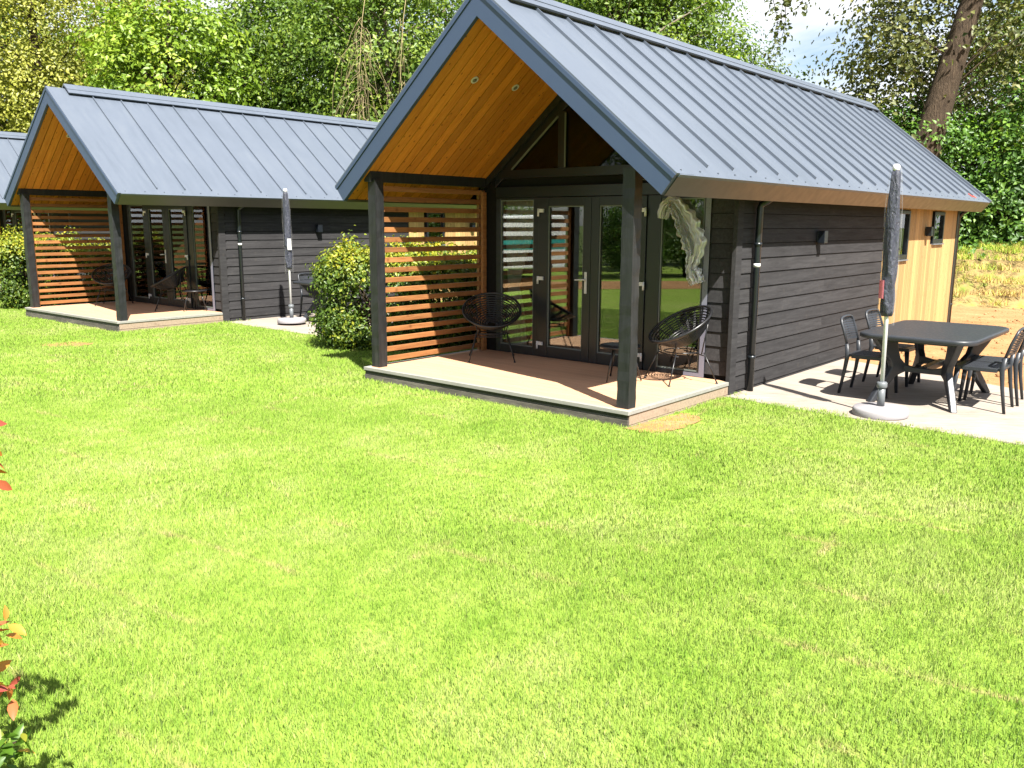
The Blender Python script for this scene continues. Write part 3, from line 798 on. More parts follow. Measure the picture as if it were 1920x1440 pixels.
# ------------------------------------------------------------------ dining set
def make_dining_chair():
    c = empty('dining_chair')
    def side(y):   # rear leg running up into the back frame
        return [(-.265, y*1.07, 0.), (-.225, y*1.04, .25), (-.205, y, .43), (-.222, y, .56), (-.262, y*1.0, .70), (-.294, y*.985, .785), (-.308, y*.88, .828)]
    def flat_tube(g, pts, wx, wy):
        i0 = len(g.v); g.tube(pts, 1., 10); n = 10
        for i, p in enumerate(pts):
            k = wx[i] if hasattr(wx, '__len__') else wx
            for j in range(n):
                a = 2*PI*(j+.5)/n; cx, cy = math.cos(a), math.sin(a)
                sg = lambda q: math.copysign(abs(q)**.55, q)
                g.v[i0+i*n+j] = (p[0]+k*sg(cx), p[1]+wy*sg(cy), p[2])
        return g
    for s in (1, -1):
        flat_tube(MB(), side(s*.205)[:4], [.014, .018, .024, .020], .016).build('leg', M['plastic'], c)
        flat_tube(MB(), [(.235, s*.205, 0), (.215, s*.20, .25), (.20, s*.195, .425)], [.015, .020, .027], .017).build('leg', M['plastic'], c)
    b = MB()
    arch = side(.205)[3:]+[(-.314, .13, .842), (-.318, 0, .848), (-.314, -.13, .842)]+[(p[0], p[1], p[2]) for p in reversed([(q[0], -q[1], q[2]) for q in side(.205)[3:]])]
    b.tube(arch, .015, 8)
    def backx(z):
        pts = side(.205); 
        for p, q in zip(pts[2:], pts[3:]):
            if p[2] <= z <= q[2]: s = (z-p[2])/(q[2]-p[2]); return p[0]+s*(q[0]-p[0]), abs(p[1]+s*(q[1]-p[1]))
        return -.312, .165
    z = .585; k = 0
    while z < .825:
        x, y = backx(z); hh = .030 if k == 0 else .0175
        n = 10; vs = []
        for i in range(n+1):
            t = -1+2*i/n; bow = -.038*(1-t*t)
            for (dx, dz) in ((-.005, 0), (.005, 0), (.005, hh), (-.005, hh)):
                xx, yy = backx(min(z+dz, .82)); vs.append((xx+bow+dx, t*yy, z+dz))
        fs = [(3, 2, 1, 0), tuple(4*n+q for q in range(4))]
        for i in range(n):
            for q in range(4): fs.append((4*i+q, 4*i+(q+1) % 4, 4*i+4+(q+1) % 4, 4*i+4+q))
        b.add(vs, fs, .5)
        z += hh+.0085; k += 1
    for t in (-.33, .33):
        b.tube([(backx(zz)[0]-.036, t*.2, zz) for zz in (.59, .66, .73, .80, .835)], .006, 6)
    b.build('backrest', M['plastic'], c)
    s = MB(); h0, h1 = .418, .446
    # seat rim with slots
    s.box(.165, .225, -.212, .212, h0-.012, h1); s.box(-.215, -.165, -.205, .205, h0, h1)
    s.box(-.164, .164, -.212, -.172, h0-.014, h1); s.box(-.164, .164, .172, .212, h0-.014, h1)
    n = 15
    for k in range(n):
        y = -.166+k*.332/(n-1); s.box(-.164, .164, y-.008, y+.008, h0+.010, h1-.003)
    s.box(-.006, .006, -.171, .171, h0+.004, h1-.006)
    s.build('seat', M['plastic'], c, .006, 2)
    return c
def make_dining_table():
    c = empty('dining_table')
    hu, hv = .56, .86; ztop = .745
    def outline(inset, n=10, rc=.17):
        pts = []
        for (sx, sy, a0) in ((1, 1, 0), (-1, 1, 90), (-1, -1, 180), (1, -1, 270)):
            cx, cy = sx*(hu-rc), sy*(hv-rc)
            for k in range(n+1):
                a = R(a0+90*k/n); pts.append((cx+(rc-inset)*math.cos(a), cy+(rc-inset)*math.sin(a)))
        out = []
        for (x, y) in pts:
            out.append((x+.03*math.copysign(1, x)*(1-(y/hv)**2), y+.03*math.copysign(1, y)*(1-(x/hu)**2)))
        return out
    g = MB(); rings = [(.012, ztop-.052), (.0, ztop-.044), (.0, ztop-.014), (.006, ztop-.004), (.018, ztop), (.05, ztop-.001), (.30, ztop+.001)]
    vs = []; n = len(outline(0))
    for (i, z) in rings:
        if i < .2: vs += [(x, y, z) for x, y in outline(i)]
        else: vs += [(x*.4, y*.4, z) for x, y in outline(0)]
    fs = [tuple(range(n))[::-1]]
    for r in range(len(rings)-1):
        for k in range(n): fs.append((r*n+k, r*n+(k+1) % n, (r+1)*n+(k+1) % n, (r+1)*n+k))
    fs.append(tuple((len(rings)-1)*n+k for k in range(n)))
    g.add(vs, fs, .5, True); g.build('table_top', M['plastic'], c)
    for sx in (1, -1):
        for sy in (1, -1):
            l = MB(); prof = [(.86, .70), (.74, .56), (.61, .43), (.59, .37), (.63, .30), (.74, .16), (.85, .0), (.775, .0), (.64, .15), (.52, .27), (.40, .31), (.40, .39), (.48, .46), (.52, .57), (.54, .70)]
            i0 = len(l.v); l.prism([(p[0], p[1]) for p in prof], 'y', -.034, .034, .5)
            ang = math.atan2(sy*.71, sx*.41)
            l.xf(Matrix.Rotation(ang, 4, 'Z'), i0); l.build('leg', M['plastic'], c, .012, 2)
    s = MB()
    for sy in (1, -1):
        y = sy*.36
        s.prism([(-.20, .31), (.20, .31), (.20, .39), (.09, .365), (-.09, .365), (-.20, .39)], 'y', y-.03, y+.03, .5)
    s.prism([(-.36, .315), (.36, .315), (.36, .38), (-.36, .38)], 'x', -.035, .035, .5)
    s.build('stretcher', M['plastic'], c, .008, 2)
    sk = MB(); sk.box(-.42, .42, -.70, -.66, ztop-.085, ztop-.05); sk.box(-.42, .42, .66, .70, ztop-.085, ztop-.05)
    sk.box(-.42, -.38, -.655, .655, ztop-.085, ztop-.05); sk.box(.38, .42, -.655, .655, ztop-.085, ztop-.05)
    sk.build('under_frame', M['plastic'], c)
    return c
PZ = .012
GD, GT = 'dark resin dining chairs on the patios', 'dark resin dining tables on the patios'
dt = make_dining_table(); dc = make_dining_chair()
put(dt, True, C1, A1, 1.70, 3.43, PZ, A1, 'dark resin dining table with rounded corners on the nearest cabin patio', GT, 'table')
put(dt, False, C2, A2, 1.50, 3.72, PZ, A2+.02, 'dark resin table mostly hidden behind the yellow-green hedge at the middle cabin', GT, 'table')
put(dc, True, C1, A1, 1.12, 3.21, PZ, face(C1, A1, 1, .04), 'dark dining chair on the wall side of the near table, the closer of that pair', GD, 'chair')
put(dc, False, C1, A1, 1.10, 4.10, PZ, face(C1, A1, 1, -.05), 'dark dining chair on the wall side of the near table, half behind the umbrella pole', GD, 'chair')
put(dc, False, C1, A1, 2.24, 3.21, PZ, face(C1, A1, -1, -.02), 'dark dining chair on the outer side of the near table, closest to the lawn', GD, 'chair')
put(dc, False, C1, A1, 2.25, 3.72, PZ, face(C1, A1, -1, -.08), 'dark dining chair on the outer side of the near table, farther from the lawn', GD, 'chair')
put(dc, False, C2, A2, .93, 3.50, PZ, face(C2, A2, 1, .05), 'dark dining chair with its back against the middle cabin wall, left of the hedge', GD, 'chair')

# ------------------------------------------------------------------ closed umbrellas on round concrete bases
def make_umbrella():
    c = empty('closed_umbrella')
    MB().tube([(0, 0, .06), (0, 0, 2.36)], .0205, 14).build('pole', M['whitepole'], c)
    g = MB(); n = 40; m = 34; vs = []; fs = []
    rr = random.Random(5)
    prof = [(.985, .044), (1.0, .056), (1.1, .060), (1.3, .060), (1.55, .063), (1.8, .061), (2.0, .055), (2.2, .047), (2.34, .038), (2.37, .028)]
    for i in range(m):
        z = .985+(2.37-.985)*i/(m-1)
        for (a, b) in zip(prof, prof[1:]):
            if a[0] <= z <= b[0]+1e-6: r = a[1]+(b[1]-a[1])*(z-a[0])/(b[0]-a[0])
        for k in range(n):
            a = 2*PI*k/n
            f = 1+.10*math.sin(4*a+2.5*math.sin(z*5)+z*3)+.06*math.sin(7*a-z*9)+.04*math.sin(11*a+17*z)
            vs.append((r*f*math.cos(a), r*f*math.sin(a), z))
    for i in range(m-1):
        for k in range(n): fs.append((i*n+k, i*n+(k+1) % n, (i+1)*n+(k+1) % n, (i+1)*n+k))
    fs.append(tuple((m-1)*n+k for k in range(n))); fs.append(tuple(range(n))[::-1])
    g.add(vs, fs, .5, True); cv = g.build('cover', M['fabric'], c)
    g = MB(); g.lathe([(.026, 2.36), (.034, 2.375), (.034, 2.41), (.020, 2.425)], 16); g.build('top_cap', M['whitepole'], c)
    g = MB(); vs = []; fs = []; n = 28; m = 26
    for i in range(m):
        z = .90+(2.40-.90)*i/(m-1)
        r = .077 if z < 2.0 else .077-.028*(z-2.0)/.4
        for k in range(n):
            a = 2*PI*k/n; f = 1+.07*math.sin(3*a+4*z)+.05*math.sin(8*a-11*z)
            vs.append((r*f*math.cos(a), r*f*math.sin(a), z))
    for i in range(m-1):
        for k in range(n): fs.append((i*n+k, i*n+(k+1) % n, (i+1)*n+(k+1) % n, (i+1)*n+k))
    g.add(vs, fs, .5, True); g.build('plastic_sleeve', M['film'], c)
    g = MB(); g.tube([(0, 0, .08), (0, 0, .29)], .036, 18); g.lathe([(.044, .275), (.050, .285), (.050, .325), (.040, .335)], 20); g.build('base_tube', M['greytube'], c)
    MB().lathe([(.258, 0), (.262, .008), (.260, .062), (.246, .082), (.05, .092)], 48).build('base', M['concrete'], c)
    return c, cv
um, cv = make_umbrella()
def sticker(parent, z0, z1, a0, a1, r, mat, name):
    g = MB(); n = 8; vs = []
    for i in range(n+1):
        a = a0+(a1-a0)*i/n
        vs += [(r*math.cos(a), r*math.sin(a), z0), (r*math.cos(a), r*math.sin(a), z1), ((r+.002)*math.cos(a), (r+.002)*math.sin(a), z1), ((r+.002)*math.cos(a), (r+.002)*math.sin(a), z0)]
    fs = [(0, 1, 2, 3), (4*n+3, 4*n+2, 4*n+1, 4*n)]
    for i in range(n):
        for q in range(4): fs.append((4*i+q, 4*i+4+q, 4*i+4+(q+1) % 4, 4*i+(q+1) % 4))
    g.add(vs, fs, .5, False); return g.build(name, mat, parent)
u2 = copy_tree(um)
GU = 'closed garden umbrellas standing on round bases'
um.location = L2W(C1, A1, 1.587, 2.12, PZ); um.rotation_euler = (R(.2), R(-1.0), A1)
tag(um, 'closed grey umbrella with a pink tag on a white pole, beside the nearest dining table', 'umbrella', GU)
u2.location = L2W(C2, A2, 1.24, 2.66, PZ); u2.rotation_euler = (R(-.3), R(-1.2), A2)
tag(u2, 'closed grey umbrella with a white tag on a white pole, against the middle cabin wall', 'umbrella', GU)
cam_dir = lambda o, a: math.atan2(-o.location[1], -o.location[0])-a
a_ = cam_dir(um, A1); sticker(um, 1.16, 1.335, a_-1.35, a_-.50, .0835, M['pink'], 'tag')
a_ = cam_dir(u2, A2); sticker(u2, 1.33, 1.53, a_-.10, a_+.75, .0835, M['whitepaper'], 'tag')

# ------------------------------------------------------------------ ground
def sheet(name, pts, z, mat, thick=None, sub=None):
    g = MB(); n = len(pts); g.add([(x, y, z) for x, y in pts], [tuple(range(n))], .5)
    if thick:
        g.v += [(x, y, z-thick) for x, y in pts]
        for i in range(n): g.f.append((i, n+i, n+(i+1) % n, (i+1) % n)); g.t.append(.5); g.sm.append(False)
    o = g.build(name, mat); tag(o, kind='structure'); return o
def orient(p):
    a = sum(p[i][0]*p[(i+1) % len(p)][1]-p[(i+1) % len(p)][0]*p[i][1] for i in range(len(p)))
    return p if a > 0 else p[::-1]
W1 = lambda u, v: L2W(C1, A1, u, v)[:2]
W2 = lambda u, v: L2W(C2, A2, u, v)[:2]
g = MB(); ang = [2*PI*k/64 for k in range(64)]
g.add([(600*math.cos(a), 600*math.sin(a), -.03) for a in ang], [tuple(range(64))], .5)
tag(g.build('ground', M['ground']), kind='structure')
sheet('lawn', [(-26, -14), (14, -14), (14, 30), (-26, 30)], 0., M['lawn'])
PAT1 = orient([W1(.0, 1.95), W1(.8, 1.84), W1(2.0, 1.78), W1(3.1, 1.72), W1(5.2, 1.62), W1(5.2, 3.4), W1(3.3, 4.18), W1(2.4, 4.56), W1(1.66, 4.9), W1(.8, 5.2), W1(.0, 5.5)])
PAT2 = orient([W2(.0, 2.05), W2(1.2, 2.0), W2(2.6, 1.95), W2(3.9, 2.02), W2(3.9, 5.2), W2(.0, 5.2)])
sheet('patio', PAT1, PZ, M['paving'], .1)
sheet('patio', PAT2, PZ, M['paving'], .1)
SOIL = orient([W1(-.05, 2.2), W1(4.6, 3.2), W1(9, 1.5), W1(16, 2), W1(16, 16.2), W1(-4.5, 16.6), W1(-4.0, 11.3), W1(-.05, 11.3)])
sheet('soil', SOIL, .004, M['soil'])
def blob(pts, seed, amp=.04, n=9):
    rr = random.Random(seed); out = []
    for i in range(len(pts)):
        a, b = Vector(pts[i]), Vector(pts[(i+1) % len(pts)])
        for k in range(n):
            p = a.lerp(b, k/n); out.append((p.x+rr.uniform(-amp, amp), p.y+rr.uniform(-amp, amp)))
    return orient(out)
DIRT1 = blob([W1(.01, -.06), W1(.30, -.03), W1(.40, .35), W1(.33, .80), W1(.06, .92)], 1, .035, 7)
DIRT2 = blob([W2(.45, -1.45), W2(.80, -1.60), W2(1.22, -1.18), W2(.98, -.92), W2(.62, -1.05)], 2, .09, 7)
sheet('soil', DIRT1, .010, M['soil']); sheet('soil', DIRT2, .008, M['soil'])

sheet('road', [(-17.5, -14), (-14.2, -14), (-12.6, 2), (-13.4, 13), (-16.8, 13), (-16, 2)], .006, M['soil'])
# bank of rough grass behind the soil
def bank():
    nx, ny = 60, 18; V = []; F = []
    for i in range(nx+1):
        for j in range(ny+1):
            u = -5+20*i/nx; v = 15.6+5.5*j/ny
            s = min(1, max(0, j/7)); s = s*s*(3-2*s)
            z = (1.45*s)*(.8+.25*math.sin(u*.9+1)+.1*math.sin(u*3.1+v))-.02
            x, y = W1(u, v+.35*math.sin(u*.8)); V.append((x, y, z))
    for i in range(nx):
        for j in range(ny):
            k = i*(ny+1)+j; F.append((k, k+ny+1, k+ny+2, k+1))
    o = np_mesh('bank', V, F, M['bank'], np.full(len(F), .5), None, True); tag(o, kind='structure'); return np.array(V)
BANK = bank()
# soil clods
def clods():
    V = []; F = []; Tn = []
    ico = [(0, 0, 1), (.9, 0, .3), (.28, .85, .3), (-.72, .53, .3), (-.72, -.53, .3), (.28, -.85, .3), (.72, .5, -.4), (-.3, .85, -.4), (-.9, 0, -.4), (-.3, -.85, -.4), (.72, -.5, -.4)]
    fc = [(0, 1, 2), (0, 2, 3), (0, 3, 4), (0, 4, 5), (0, 5, 1), (1, 6, 2), (2, 7, 3), (3, 8, 4), (4, 9, 5), (5, 10, 1), (2, 6, 7), (3, 7, 8), (4, 8, 9), (5, 9, 10), (1, 10, 6)]
    for k in range(1500):
        u, v = RNG.uniform(0, 7), RNG.uniform(4.3, 15.8)
        if u < 3.3 and v < 5.6-.4*u: continue
        x, y = W1(u, v); s = .012+.035*RNG.random()**3
        b = len(V)
        for p in ico: V.append((x+p[0]*s*RNG.uniform(.7, 1.3), y+p[1]*s*RNG.uniform(.7, 1.3), .004+s*.3+p[2]*s*RNG.uniform(.6, .9)))
        F += [tuple(b+i for i in f) for f in fc]
    o = np_mesh('soil_clods', V, F, M['soil']); tag(o, 'loose clods of sandy soil scattered beyond the patio', 'soil', kind='stuff')
clods()

# ------------------------------------------------------------------ grass: tufts instanced over the turf
def tuft_mesh(name, nb, rad, h0, h1, w, mat, lean=.55, seed=1):
    r = np.random.default_rng(seed); V = []; F = []; Tn = []
    for k in range(nb):
        a = r.uniform(0, 2*PI); d = rad*math.sqrt(r.random()); x, y = d*math.cos(a), d*math.sin(a)
        h = r.uniform(h0, h1); la = r.uniform(0, 2*PI); ln = h*lean*r.random(); sa = r.uniform(0, PI)
        dx, dy = math.cos(sa)*w/2, math.sin(sa)*w/2; lx, ly = math.cos(la)*ln, math.sin(la)*ln
        b = len(V)
        V += [(x-dx, y-dy, 0), (x+dx, y+dy, 0), (x+lx*.35-dx*.8, y+ly*.35-dy*.8, h*.6), (x+lx*.35+dx*.8, y+ly*.35+dy*.8, h*.6), (x+lx, y+ly, h*.97)]
        F += [(b, b+1, b+3), (b, b+3, b+2), (b+2, b+3, b+4)]; t = r.random(); Tn += [t]*3
    o = np_mesh(name, V, F, mat, Tn); COL.objects.unlink(o); return o
def instancer(name, P, rz, s, src, label, cat, tilt=None):
    me = bpy.data.meshes.new(name); P = np.asarray(P, np.float32); me.vertices.add(len(P)); me.vertices.foreach_set('co', P.ravel())
    a = me.attributes.new('rot', 'FLOAT_VECTOR', 'POINT'); rv = np.zeros((len(P), 3), np.float32); rv[:, 2] = rz
    if tilt is not None: rv[:, :2] = tilt
    a.data.foreach_set('vector', rv.ravel())
    a = me.attributes.new('sca', 'FLOAT', 'POINT'); a.data.foreach_set('value', np.asarray(s, np.float32))
    me.update()
    o = bpy.data.objects.new(name, me); COL.objects.link(o)
    ng = bpy.data.node_groups.new(name+'_nodes', 'GeometryNodeTree')
    ng.interface.new_socket('Geometry', in_out='INPUT', socket_type='NodeSocketGeometry')
    ng.interface.new_socket('Geometry', in_out='OUTPUT', socket_type='NodeSocketGeometry')
    N = ng.nodes; gi = N.new('NodeGroupInput'); go = N.new('NodeGroupOutput'); ip = N.new('GeometryNodeInstanceOnPoints'); oi = N.new('GeometryNodeObjectInfo')
    oi.inputs['Object'].default_value = src; oi.inputs['As Instance'].default_value = True
    ra = N.new('GeometryNodeInputNamedAttribute'); ra.data_type = 'FLOAT_VECTOR'; ra.inputs[0].default_value = 'rot'
    sa = N.new('GeometryNodeInputNamedAttribute'); sa.data_type = 'FLOAT'; sa.inputs[0].default_value = 'sca'
    L = ng.links; L.new(gi.outputs[0], ip.inputs['Points']); L.new(oi.outputs['Geometry'], ip.inputs['Instance'])
    L.new(ra.outputs[0], ip.inputs['Rotation']); L.new(sa.outputs[0], ip.inputs['Scale']); L.new(ip.outputs[0], go.inputs[0])
    md = o.modifiers.new('scatter', 'NODES'); md.node_group = ng
    tag(o, label, cat, kind='stuff'); return o
def inpoly(P, poly):
    x, y = P[:, 0], P[:, 1]; ins = np.zeros(len(P), bool); n = len(poly)
    for i in range(n):
        x1, y1 = poly[i]; x2, y2 = poly[(i+1) % n]
        c = ((y1 > y) != (y2 > y)) & (x < (x2-x1)*(y-y1)/(y2-y1+1e-12)+x1); ins ^= c
    return ins
def cab_poly(c, a, e=.0): return orient([L2W(c, a, u, v)[:2] for u, v in ((-3.77-e, .015-e), (-.015+e, .015-e), (-.0+e, 11.1), (-3.77-e, 11.1))])
def grass_pts(y0, y1, dens):
    st = dens**-.5; W = y1*.72+1.2
    X, Y = np.meshgrid(np.arange(-W, W, st), np.arange(y0, y1, st)); X = X.ravel(); Y = Y.ravel(); n = len(X)
    X = X+RNG.uniform(-.5, .5, n)*st; Y = Y+RNG.uniform(-.5, .5, n)*st
    P = np.stack([X, Y, np.zeros(n)], 1); k = np.abs(X) < Y*.72+1.2; P = P[k]
    for poly in (cab_poly(C1, A1), cab_poly(C2, A2), cab_poly(C3, A3), PAT1, PAT2, SOIL, DIRT1, DIRT2):
        J = P+RNG.normal(0, .03 if poly in (PAT1, PAT2, SOIL) else (.06 if poly in (DIRT1, DIRT2) else 0.), P.shape)
        keep = RNG.random(len(P)) < (.12 if poly in (DIRT1, DIRT2) else 0.)
        P = P[~inpoly(J, poly) | keep]
    return P
def grass(y0, y1, dens, tm, smin, smax):
    P = grass_pts(y0, y1, dens); n = len(P)
    # uneven growth: slow waves and clumps
    f = .5+.25*np.sin(P[:, 0]*2.1+1.3*np.sin(P[:, 1]*1.7))+.25*np.sin(P[:, 1]*2.7+P[:, 0]*1.1+.5)
    s = (smin+(smax-smin)*RNG.random(n))*(.82+.36*f)
    return P, RNG.uniform(0, 2*PI, n), s
tA = tuft_mesh('tuft_near', 60, .08, .016, .038, .0032, M['blade'], .75, 3)
tB = tuft_mesh('tuft_mid', 60, .105, .016, .040, .0046, M['blade'], .75, 4)
tC = tuft_mesh('tuft_far', 60, .155, .018, .044, .0075, M['blade'], .75, 5)
for (y0, y1, dens, tm) in ((1.2, 5.0, 260, tA), (5.0, 9.0, 150, tB), (9.0, 22.0, 70, tC)):
    P, rz, s = grass(y0, y1, dens, tm, .8, 1.2)
    instancer('grass', P, rz, s, tm, 'short bright green mown lawn grass', 'grass')
# straw and rough grass on the bank
tS = tuft_mesh('straw_tuft', 40, .15, .05, .21, .010, M['straw'], 1.5, 8)
k = RNG.integers(0, len(BANK), 5200); P = BANK[k]+np.stack([RNG.uniform(-.32, .32, 5200), RNG.uniform(-.32, .32, 5200), np.zeros(5200)], 1)
P = P[P[:, 2] > .06]
instancer('dry_grass', P, RNG.uniform(0, 6.28, len(P)), RNG.uniform(.35, 1.25, len(P)), tS, 'straw-coloured rough grass on the bank behind the soil', 'grass')

# ------------------------------------------------------------------ foliage
def leaves(centers, normals, n_per, sig, size, tint_c, tint_spread, up=.45, seed=0, aspect=.62):
    """leaf kites scattered round cluster centres -> V, F, tint"""
    r = np.random.default_rng(seed); m = len(centers); N = m*n_per
    ci = np.repeat(np.arange(m), n_per)
    P = centers[ci]+r.normal(0, 1, (N, 3))*sig
    nr = (P-centers[ci])/np.maximum(sig, .03)*.42+normals[ci]*.5+r.normal(0, .36, (N, 3)); nr[:, 2] += up
    nr /= np.linalg.norm(nr, axis=1, keepdims=True)+1e-9
    a = r.normal(0, 1, (N, 3)); a[:, 2] -= .35; a -= nr*(a*nr).sum(1, keepdims=True); a /= np.linalg.norm(a, axis=1, keepdims=True)+1e-9
    b = np.cross(nr, a); L = (size*(.65+.7*r.random(N)))[:, None]
    fold = .16
    v0 = P; v1 = P+a*L*.42+b*L*aspect*.5+nr*L*fold; v2 = P+a*L-nr*L*.08; v3 = P+a*L*.42-b*L*aspect*.5+nr*L*fold
    V = np.stack([v0, v1, v2, v3], 1).reshape(-1, 3); i = np.arange(N)*4
    F = np.concatenate([np.stack([i, i+1, i+2], 1), np.stack([i, i+2, i+3], 1)])
    t = np.clip(tint_c[ci]+r.normal(0, tint_spread, N), 0, 1); return V, F, np.concatenate([t, t])

def make_tree(name, seed, h, crowns, ncl, nleaf, lsize, leafmat, bark='bark', tr=.18, lean=(0, 0), sig=(.36, .36, .22), trunk_top=None, limbs=True, tint0=.5, tspread=.11, extra=None, hollow=.45, limb_k=1.):
    """tapered trunk with limbs that reach the leaf clusters of an uneven crown"""
    r = np.random.default_rng(seed); e = empty(name)
    C = []; NR = []
    vol = np.array([c[3]*c[4]*c[5] for c in crowns]); vol = vol/vol.sum()
    ph = r.uniform(0, 6.28, 6)
    for (c, w) in zip(crowns, vol):
        n = max(4, int(ncl*w)); k = 0
        while k < n:
            d = r.normal(0, 1, 3); d /= np.linalg.norm(d)
            q = (hollow+(1-hollow)*r.random())**.8
            bump = 1+.16*math.sin(3*d[0]*2+ph[0])+.14*math.sin(5*d[1]+ph[1])+.12*math.sin(6*d[2]+ph[2])
            p = np.array(c[:3])+d*np.array(c[3:6])*q*bump
            g = math.sin(p[0]*1.9+ph[3])*math.sin(p[1]*1.9+ph[4])*math.sin(p[2]*2.3+ph[5])
            k += 1
            if g > .42: continue
            if p[2] < .4: continue
            C.append(p); NR.append(d)
    if extra is not None:
        for p in extra: C.append(np.array(p)); NR.append(np.array((0, 0, .3)))
    C = np.array(C); NR = np.array(NR)
    tc = np.clip(tint0+r.normal(0, .15, len(C)), 0, 1)
    V, F, t = leaves(C, NR, nleaf, np.array(sig), lsize, tc, tspread, seed=seed+1)
    np_mesh('crown', V, F, M[leafmat], t, e)
    g = MB(); top = trunk_top or h*.8; m = 14; path = []
    for i in range(m):
        s = i/(m-1); path.append(Vector((lean[0]*s*top+.10*math.sin(5*s+ph[0])*s, lean[1]*s*top+.10*math.sin(4*s+ph[1])*s, s*top-.05)))
    g.tube(path, [tr*(1.25 if i == 0 else 1)*(1-.72*i/(m-1)) for i in range(m)], 12)
    if limbs:
        idx = r.permutation(len(C))[:min(len(C), 60)]
        for i in idx:
            p = Vector(C[i]); z0 = max(.25*top, min(.95*top, p.z-.35*math.hypot(p.x, p.y)-.3)); s = z0/top
            b = path[min(m-1, int(s*(m-1)))]; d = (p-b).length
            mid = b.lerp(p, .5)+Vector((r.normal(0, .08*d), r.normal(0, .08*d), .10*d))
            r0 = max(.012, min(.07, .016*d))*limb_k
            g.tube([b, b.lerp(mid, .5)+Vector((0, 0, .03*d)), mid, mid.lerp(p, .55), p], [r0, r0*.8, r0*.62, r0*.42, r0*.2], 6)
    g.build('trunk', M[bark], e)
    return e

def pxw(px, Y): return (px-960)/1605.8*Y
T_ = 'trees standing behind the cabins'
TREES = []
def tree_at(o, x, y, label, rz=0., s=1., first=False):
    if first: o.location = (x, y, 0); o.rotation_euler = (0, 0, rz); o.scale = (s,)*3; return tag(o, label, 'tree', T_)
    return copy_tree(o, None, (x, y, 0), rz, label, T_, s)

willow = make_tree('willow_tree', 21, 11, [(0, 0, 5.4, 3.9, 3.4, 4.2), (2.4, .2, 3.6, 2.2, 2.2, 2.4), (-2.5, .3, 4.0, 2.2, 2.0, 2.6)], 1700, 60, .098, 'leaf_willow', tr=.24, limb_k=.5, sig=(.36, .36, .28), hollow=.5)
maple = make_tree('maple_tree', 22, 11, [(0, 0, 5.6, 2.5, 2.4, 3.8), (.9, -.3, 3.4, 1.9, 1.8, 1.9), (-1.0, .2, 4.2, 1.5, 1.5, 1.8)], 430, 56, .16, 'leaf_maple', tr=.17, sig=(.32, .32, .15), hollow=.5, tint0=.55)
syc = make_tree('sycamore_tree', 23, 12, [(0, 0, 6.0, 2.9, 2.7, 4.4), (1.3, 0, 3.8, 1.9, 1.9, 2.3), (-1.2, .3, 4.4, 2.0, 1.9, 2.6)], 620, 54, .14, 'leaf_syc', tr=.2, sig=(.34, .34, .20), hollow=.5)
syc2 = make_tree('ash_tree', 33, 12, [(0, 0, 6.4, 2.3, 2.4, 4.2), (.6, -.2, 4.0, 2.2, 2.0, 2.6)], 430, 52, .13, 'leaf_syc', bark='bark_pale', tr=.15, sig=(.36, .36, .2), tint0=.6, hollow=.4)
elder = make_tree('elder_bush', 24, 5.4, [(0, 0, 2.5, 1.7, 1.6, 2.3), (.8, -.4, 1.4, 1.2, 1.1, 1.3), (-.8, -.2, 1.5, 1.1, 1.1, 1.4)], 300, 52, .115, 'leaf_elder', tr=.07, trunk_top=3.8, sig=(.26, .26, .17), hollow=.62, tint0=.52)
# the big leaning poplar: open crown, thick trunk
pop = make_tree('poplar_tree', 25, 14, [(.55, 1.0, 7.4, 1.2, 1.5, 3.0), (3.5, 1.2, 7.0, 1.9, 1.8, 3.2), (1.6, 2.4, 6.0, 2.5, 1.2, 2.8), (.2, 1.4, 4.6, 1.5, 1.3, 1.2), (2.6, .3, 11.2, 2.8, 2.4, 2.2)], 560, 42, .14, 'leaf_poplar', tr=.50, lean=(.255, 0), trunk_top=11., sig=(.40, .40, .26), hollow=.35, tspread=.22, limb_k=.36)

tree_at(willow, -16.8, 31.5, 'rounded olive-green willow at the far left behind the farthest cabin', .3, 1.28, True)
tree_at(maple, pxw(345, 26.5), 26.5, 'bright light green maple right of the olive willow, above the middle cabin roof', 1.1, 1., True)
tree_at(syc, pxw(545, 29), 29, 'dark green sycamore above the middle of the second roof', 0., 1.05, True)
tree_at(syc2, pxw(735, 25.5), 25.5, 'tall ash just left of the nearest gable, behind the hanging dry twigs', 2., 1., True)
tree_at(syc, pxw(660, 27.5), 27.5, 'dense dark sycamore between the middle roof and the nearest gable', 2.2, .9)
tree_at(syc2, pxw(470, 33), 33, 'slim dark ash behind the bright maple, with sky showing through', 4., 1.0)
tree_at(willow, pxw(225, 36), 36, 'second willow crown behind the gap between willow and maple', 2.6, .95)
tree_at(syc2, pxw(1140, 25.5), 25.5, 'pale-trunked ash behind the ridge of the nearest cabin, left of two', .4, 1.)
tree_at(syc2, pxw(1228, 27), 27, 'pale-trunked ash behind the ridge of the nearest cabin, right of two', 3.1, 1.02)
tree_at(syc, pxw(1045, 28), 28, 'dark sycamore just right of the nearest gable peak', 4.1, 1.)
tree_at(syc, pxw(1320, 28), 28, 'dark green sycamore at the left side of the open sky', 5.2, .80)
tree_at(maple, pxw(1330, 25.8), 25.8, 'lighter green maple leaning over the ridge beside the open sky', 2.5, .74)
tree_at(pop, 9.45, 22.4, 'big poplar with a thick leaning brown trunk behind the right end of the roof', 0., 1., True)
tree_at(elder, pxw(1690, 23.4), 23.4, 'elder bush at the far right end of the roof slope', 0., 1.06, True)
tree_at(elder, pxw(1800, 23.6), 23.6, 'tall elder bush below the leaning poplar trunk', 2.0, .98)
tree_at(elder, pxw(1905, 23.3), 23.3, 'bright leafy elder bush at the right picture edge', 4.0, 1.18)
